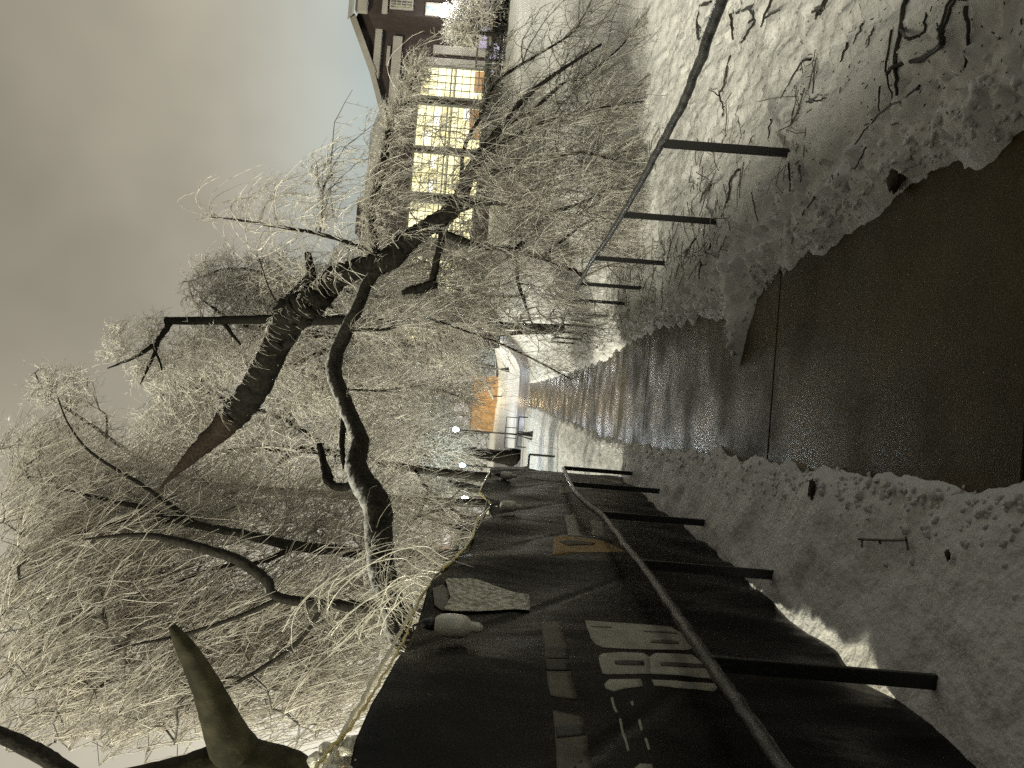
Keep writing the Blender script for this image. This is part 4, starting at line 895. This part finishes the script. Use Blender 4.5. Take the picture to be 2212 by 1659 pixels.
# frosted small tree before the wing
tree('frosted_ornamental_tree', 'small frosted tree standing before the brick wing and its purple panes', 'tree', None,
  [(1075,75,41,5),(1045,72,41,4),(1010,70,41,3.5),(985,66,41,3)], [[(1020,70,41,3),(990,50,41,2),(965,45,41,1)], [(1020,72,41,3),(985,90,41,2),(970,95,41,1)]],
  [(1000,70,42,35,41,.8,3),(1015,40,50,30,41,.8,2),(1020,10,60,30,41,.8,2),(985,60,20,20,41,.5,1)], 420, 3600, .5, .016, br_r=.010, g=.2, up=.3, step=.4, tm='twigfar')

# ------------------------------------------------------------------ far buildings
ob = thing('orange_lit_building', W(1075, 850, 80), 'low building with an orange lit wall at the end of the path', 'building')
xl, xr_ = W(1050, 932, 80)[0], W(1050, 812, 80)[0]; zb_, zt = W(1073, 870, 80)[2]-1.2, W(1018, 870, 80)[2]
b = Box(); b.box(xl, xr_, 80, 92, zb_, zt); b.obj('wall', M['orange'], ob)
b = Box(); b.box(xl-.15, xr_+.15, 79.8, 79.998, zt-.02, zt+.22); b.obj('coping', M['trim'], ob)
b = Box(); z2_ = W(972, 870, 80)[2]; b.box(xl+.2, xr_-.2, 81.5, 92, zt+.003, z2_); b.obj('upper_storey', M['trim'], ob)
for k in range(4):
    xx = xl+.4+k*(xr_-xl-1.7)/3.; b = Box(); b.box(xx, xx+1.05, 81.44, 81.497, zt+.25, z2_-.35); f_ = b.obj('window', M['frame'], ob)
    b = Box(); b.box(xx+.06, xx+.99, 81.41, 81.437, zt+.31, z2_-.41); p_ = b.obj('pane', M['litpale'], ob); p_.parent = f_
hr = thing('white_handrail', W(1070, 862, 70), 'white sloping handrail in front of the orange lit wall', 'railing')
T = Tubes(); T.add([W(1042, 812, 72), W(1052, 835, 71), W(1066, 862, 70)], .11, 8, cap=True); T.obj('rail', M['ice'], hr)
for a_ in ((1048, 826), (1062, 855)):
    w_ = W(a_[0], a_[1], 71); T = Tubes(); T.add([(w_[0], w_[1], w_[2]-1.0), (w_[0], w_[1], w_[2]-.5), tuple(w_)], .05, 6); T.obj('post', M['black'], hr)
hb = thing('far_brick_house', W(1000, 1170, 60), 'pinkish brick house corner far behind the dark evergreens left of the fence dip', 'building')
b = Box(); xa, xb = W(940, 1290, 60)[0], W(940, 1145, 60)[0]; b.box(xa, xb, 60, 70, 0, W(928, 1180, 60)[2]); b.obj('wall', mat('pink_brick', (.25,.16,.13), .8, noise=3, col2=(.34,.22,.18)), hb)
b = Box(); zt = W(928, 1180, 60)[2]; b.prism([(xa-.3, 59.6, zt), (xb+.3, 59.6, zt), ((xa+xb)/2, 59.6, zt+2.2)], (0, 10, 0)); b.obj('roof', M['roof'], hb)
for i_ in range(3):
    xx = xa+1+i_*(xb-xa-2.2)/2; b = Box(); b.box(xx, xx+1, 59.95, 59.997, zt-1.8, zt-.5); f_ = b.obj('window', M['trim'], hb); b = Box(); b.box(xx+.08, xx+.92, 59.93, 59.948, zt-1.72, zt-.58); p_ = b.obj('pane', M['litpale'], hb); p_.parent = f_

# a far wood of frosted trees closes the view: nobody could count them
T = Tubes(); n = 15000; wx = rng.uniform(-85, 70, n); wy = rng.uniform(112, 128, n)
hgt = 6.5+5*(vn(wx*.16, wx*0+2.2)+.5)+3*vn(wx*.6, wx*0+7.7)
wz = base_z(wx, wy)+hgt*rng.random(n)**.8
B = np.stack([wx, wy, wz], 1); D = rdir(n, .5)
T.add(droop(B, D, rng.uniform(1.0, 2.6, n), np.full(n, .35), 4, .15), rng.uniform(.035, .075, (n, 1))*np.array([1, .8, .6, .4])[None], 3)
tw_ = np.linspace(-84, 69, 60); tz_ = base_z(tw_, tw_*0+118)
T.add(np.stack([np.stack([tw_, tw_*0+118, tz_-.5], 1), np.stack([tw_+rng.normal(0, .5, 60), tw_*0+118, tz_+4], 1), np.stack([tw_+rng.normal(0, 1.2, 60), tw_*0+118, tz_+8], 1)], 1), np.array([[.22, .15, .05]]), 6)
tag(T.obj('far_wood', M['twigmid']), 'distant frosted wood along the horizon beyond the buildings', 'wood', kind='stuff')

# ------------------------------------------------------------------ lamps
def point(name, loc, col, power, r=.15, parent=None):
    l_ = bpy.data.lights.new(name, 'POINT'); l_.color = col; l_.energy = power; l_.shadow_soft_size = r
    o = bpy.data.objects.new(name, l_); C.objects.link(o); o.location = Vector([float(v) for v in loc])
    if parent is not None: o.location = o.location-Vector(parent.location); o.parent = parent
    return o
def lamp_post(ix, iy, y, label, mt, col, power, bell=True, gz=None):
    h_ = W(ix, iy, y); zb_ = sz(h_[0], y) if gz is None else gz
    t = thing('lamp_post', (h_[0], y, zb_), label, 'street lamp', 'lamp posts along the far path')
    H = h_[2]-zb_
    b = Box(); b.lathe([(.27, -.15), (.26, .02), (.20, .25), (.13, .5), (.095, .72), (.12, .76), (.12, .80), (.07, .84)], tuple(t.location), 16); b.obj('base', M['black'], t, smooth=True)
    b = Box(); b.lathe([(.048, .84), (.042, 1.8), (.038, H-.25), (.09, H-.22), (.10, H-.16), (.06, H-.12)], tuple(t.location), 12); b.obj('pole', M['black'], t, smooth=True)
    b = Box(); b.lathe([(.07, H-.119), (.11, H-.02), (.125, H+.08), (.09, H+.17), (.03, H+.20)], tuple(t.location), 14); b.obj('globe', mt, t, smooth=True)
    point('glow', (h_[0], y-.32, h_[2]+.1), col, power, .2, t)
    return t
lamp_post(986, 928, 40, 'lamp post with a bell shaped base beside the path end, lit bluish white', M['lampwhite'], (.86, .93, 1), 130)
lamp_post(1006, 1078, 33, 'brightest white lamp, showing just over the fence dip', M['lampwhite'], (.9, .96, 1), 260)
lamp_post(1000, 1005, 42, 'cyan tinted lamp between the old trunk and the brightest lamp', M['lampcool'], (.6, .9, 1), 260)
lamp_post(991, 790, 70, 'small white lamp shining through frosted twigs above the orange building', M['lampwhite'], (.95, .97, 1), 400)
lamp_post(905, 607, 48, 'white lamp burning behind the fallen crown next to the tall windows', M['lampwhite'], (1, .98, .92), 500)
# globe lamp's light, plus added lights without fittings at orange wall and road
point('wing_light', bx(957, 26, YF-1.4), (.95, .97, 1), 350, .3)
point('added_wall_light', W(1040, 860, 77.5), (1, .76, .42), 150, .3)
point('added_road_fill', W(1045, 905, 64), (.72, .82, 1), 150, .3)
# assumed warm lamp and tripod behind the fence, just out of the picture
wl = thing('assumed_lamp', (-2.3, 1.9, 0), 'assumed warm lamp on a tripod, unseen behind the near tarp fence', 'lamp')
T = Tubes()
for k in range(3):
    a_ = k*2.1; T.add([(-2.3+.35*math.cos(a_), 1.9+.35*math.sin(a_), 0), (-2.3, 1.9, .6), (-2.3, 1.9, .62)], .012, 6)
T.add([(-2.3, 1.9, .6), (-2.3, 1.9, .7), (-2.3, 1.9, .78)], .015, 8); T.obj('tripod', M['black'], wl)
blob('head', (-2.3, 1.9, .86), .09, emat('assumed_lamp_glass', (1, .8, .4), 8), wl, amp=0)
point('assumed_warm_glow', (-2.15, 1.95, 1.0), (1, .78, .34), 30, .1, wl)
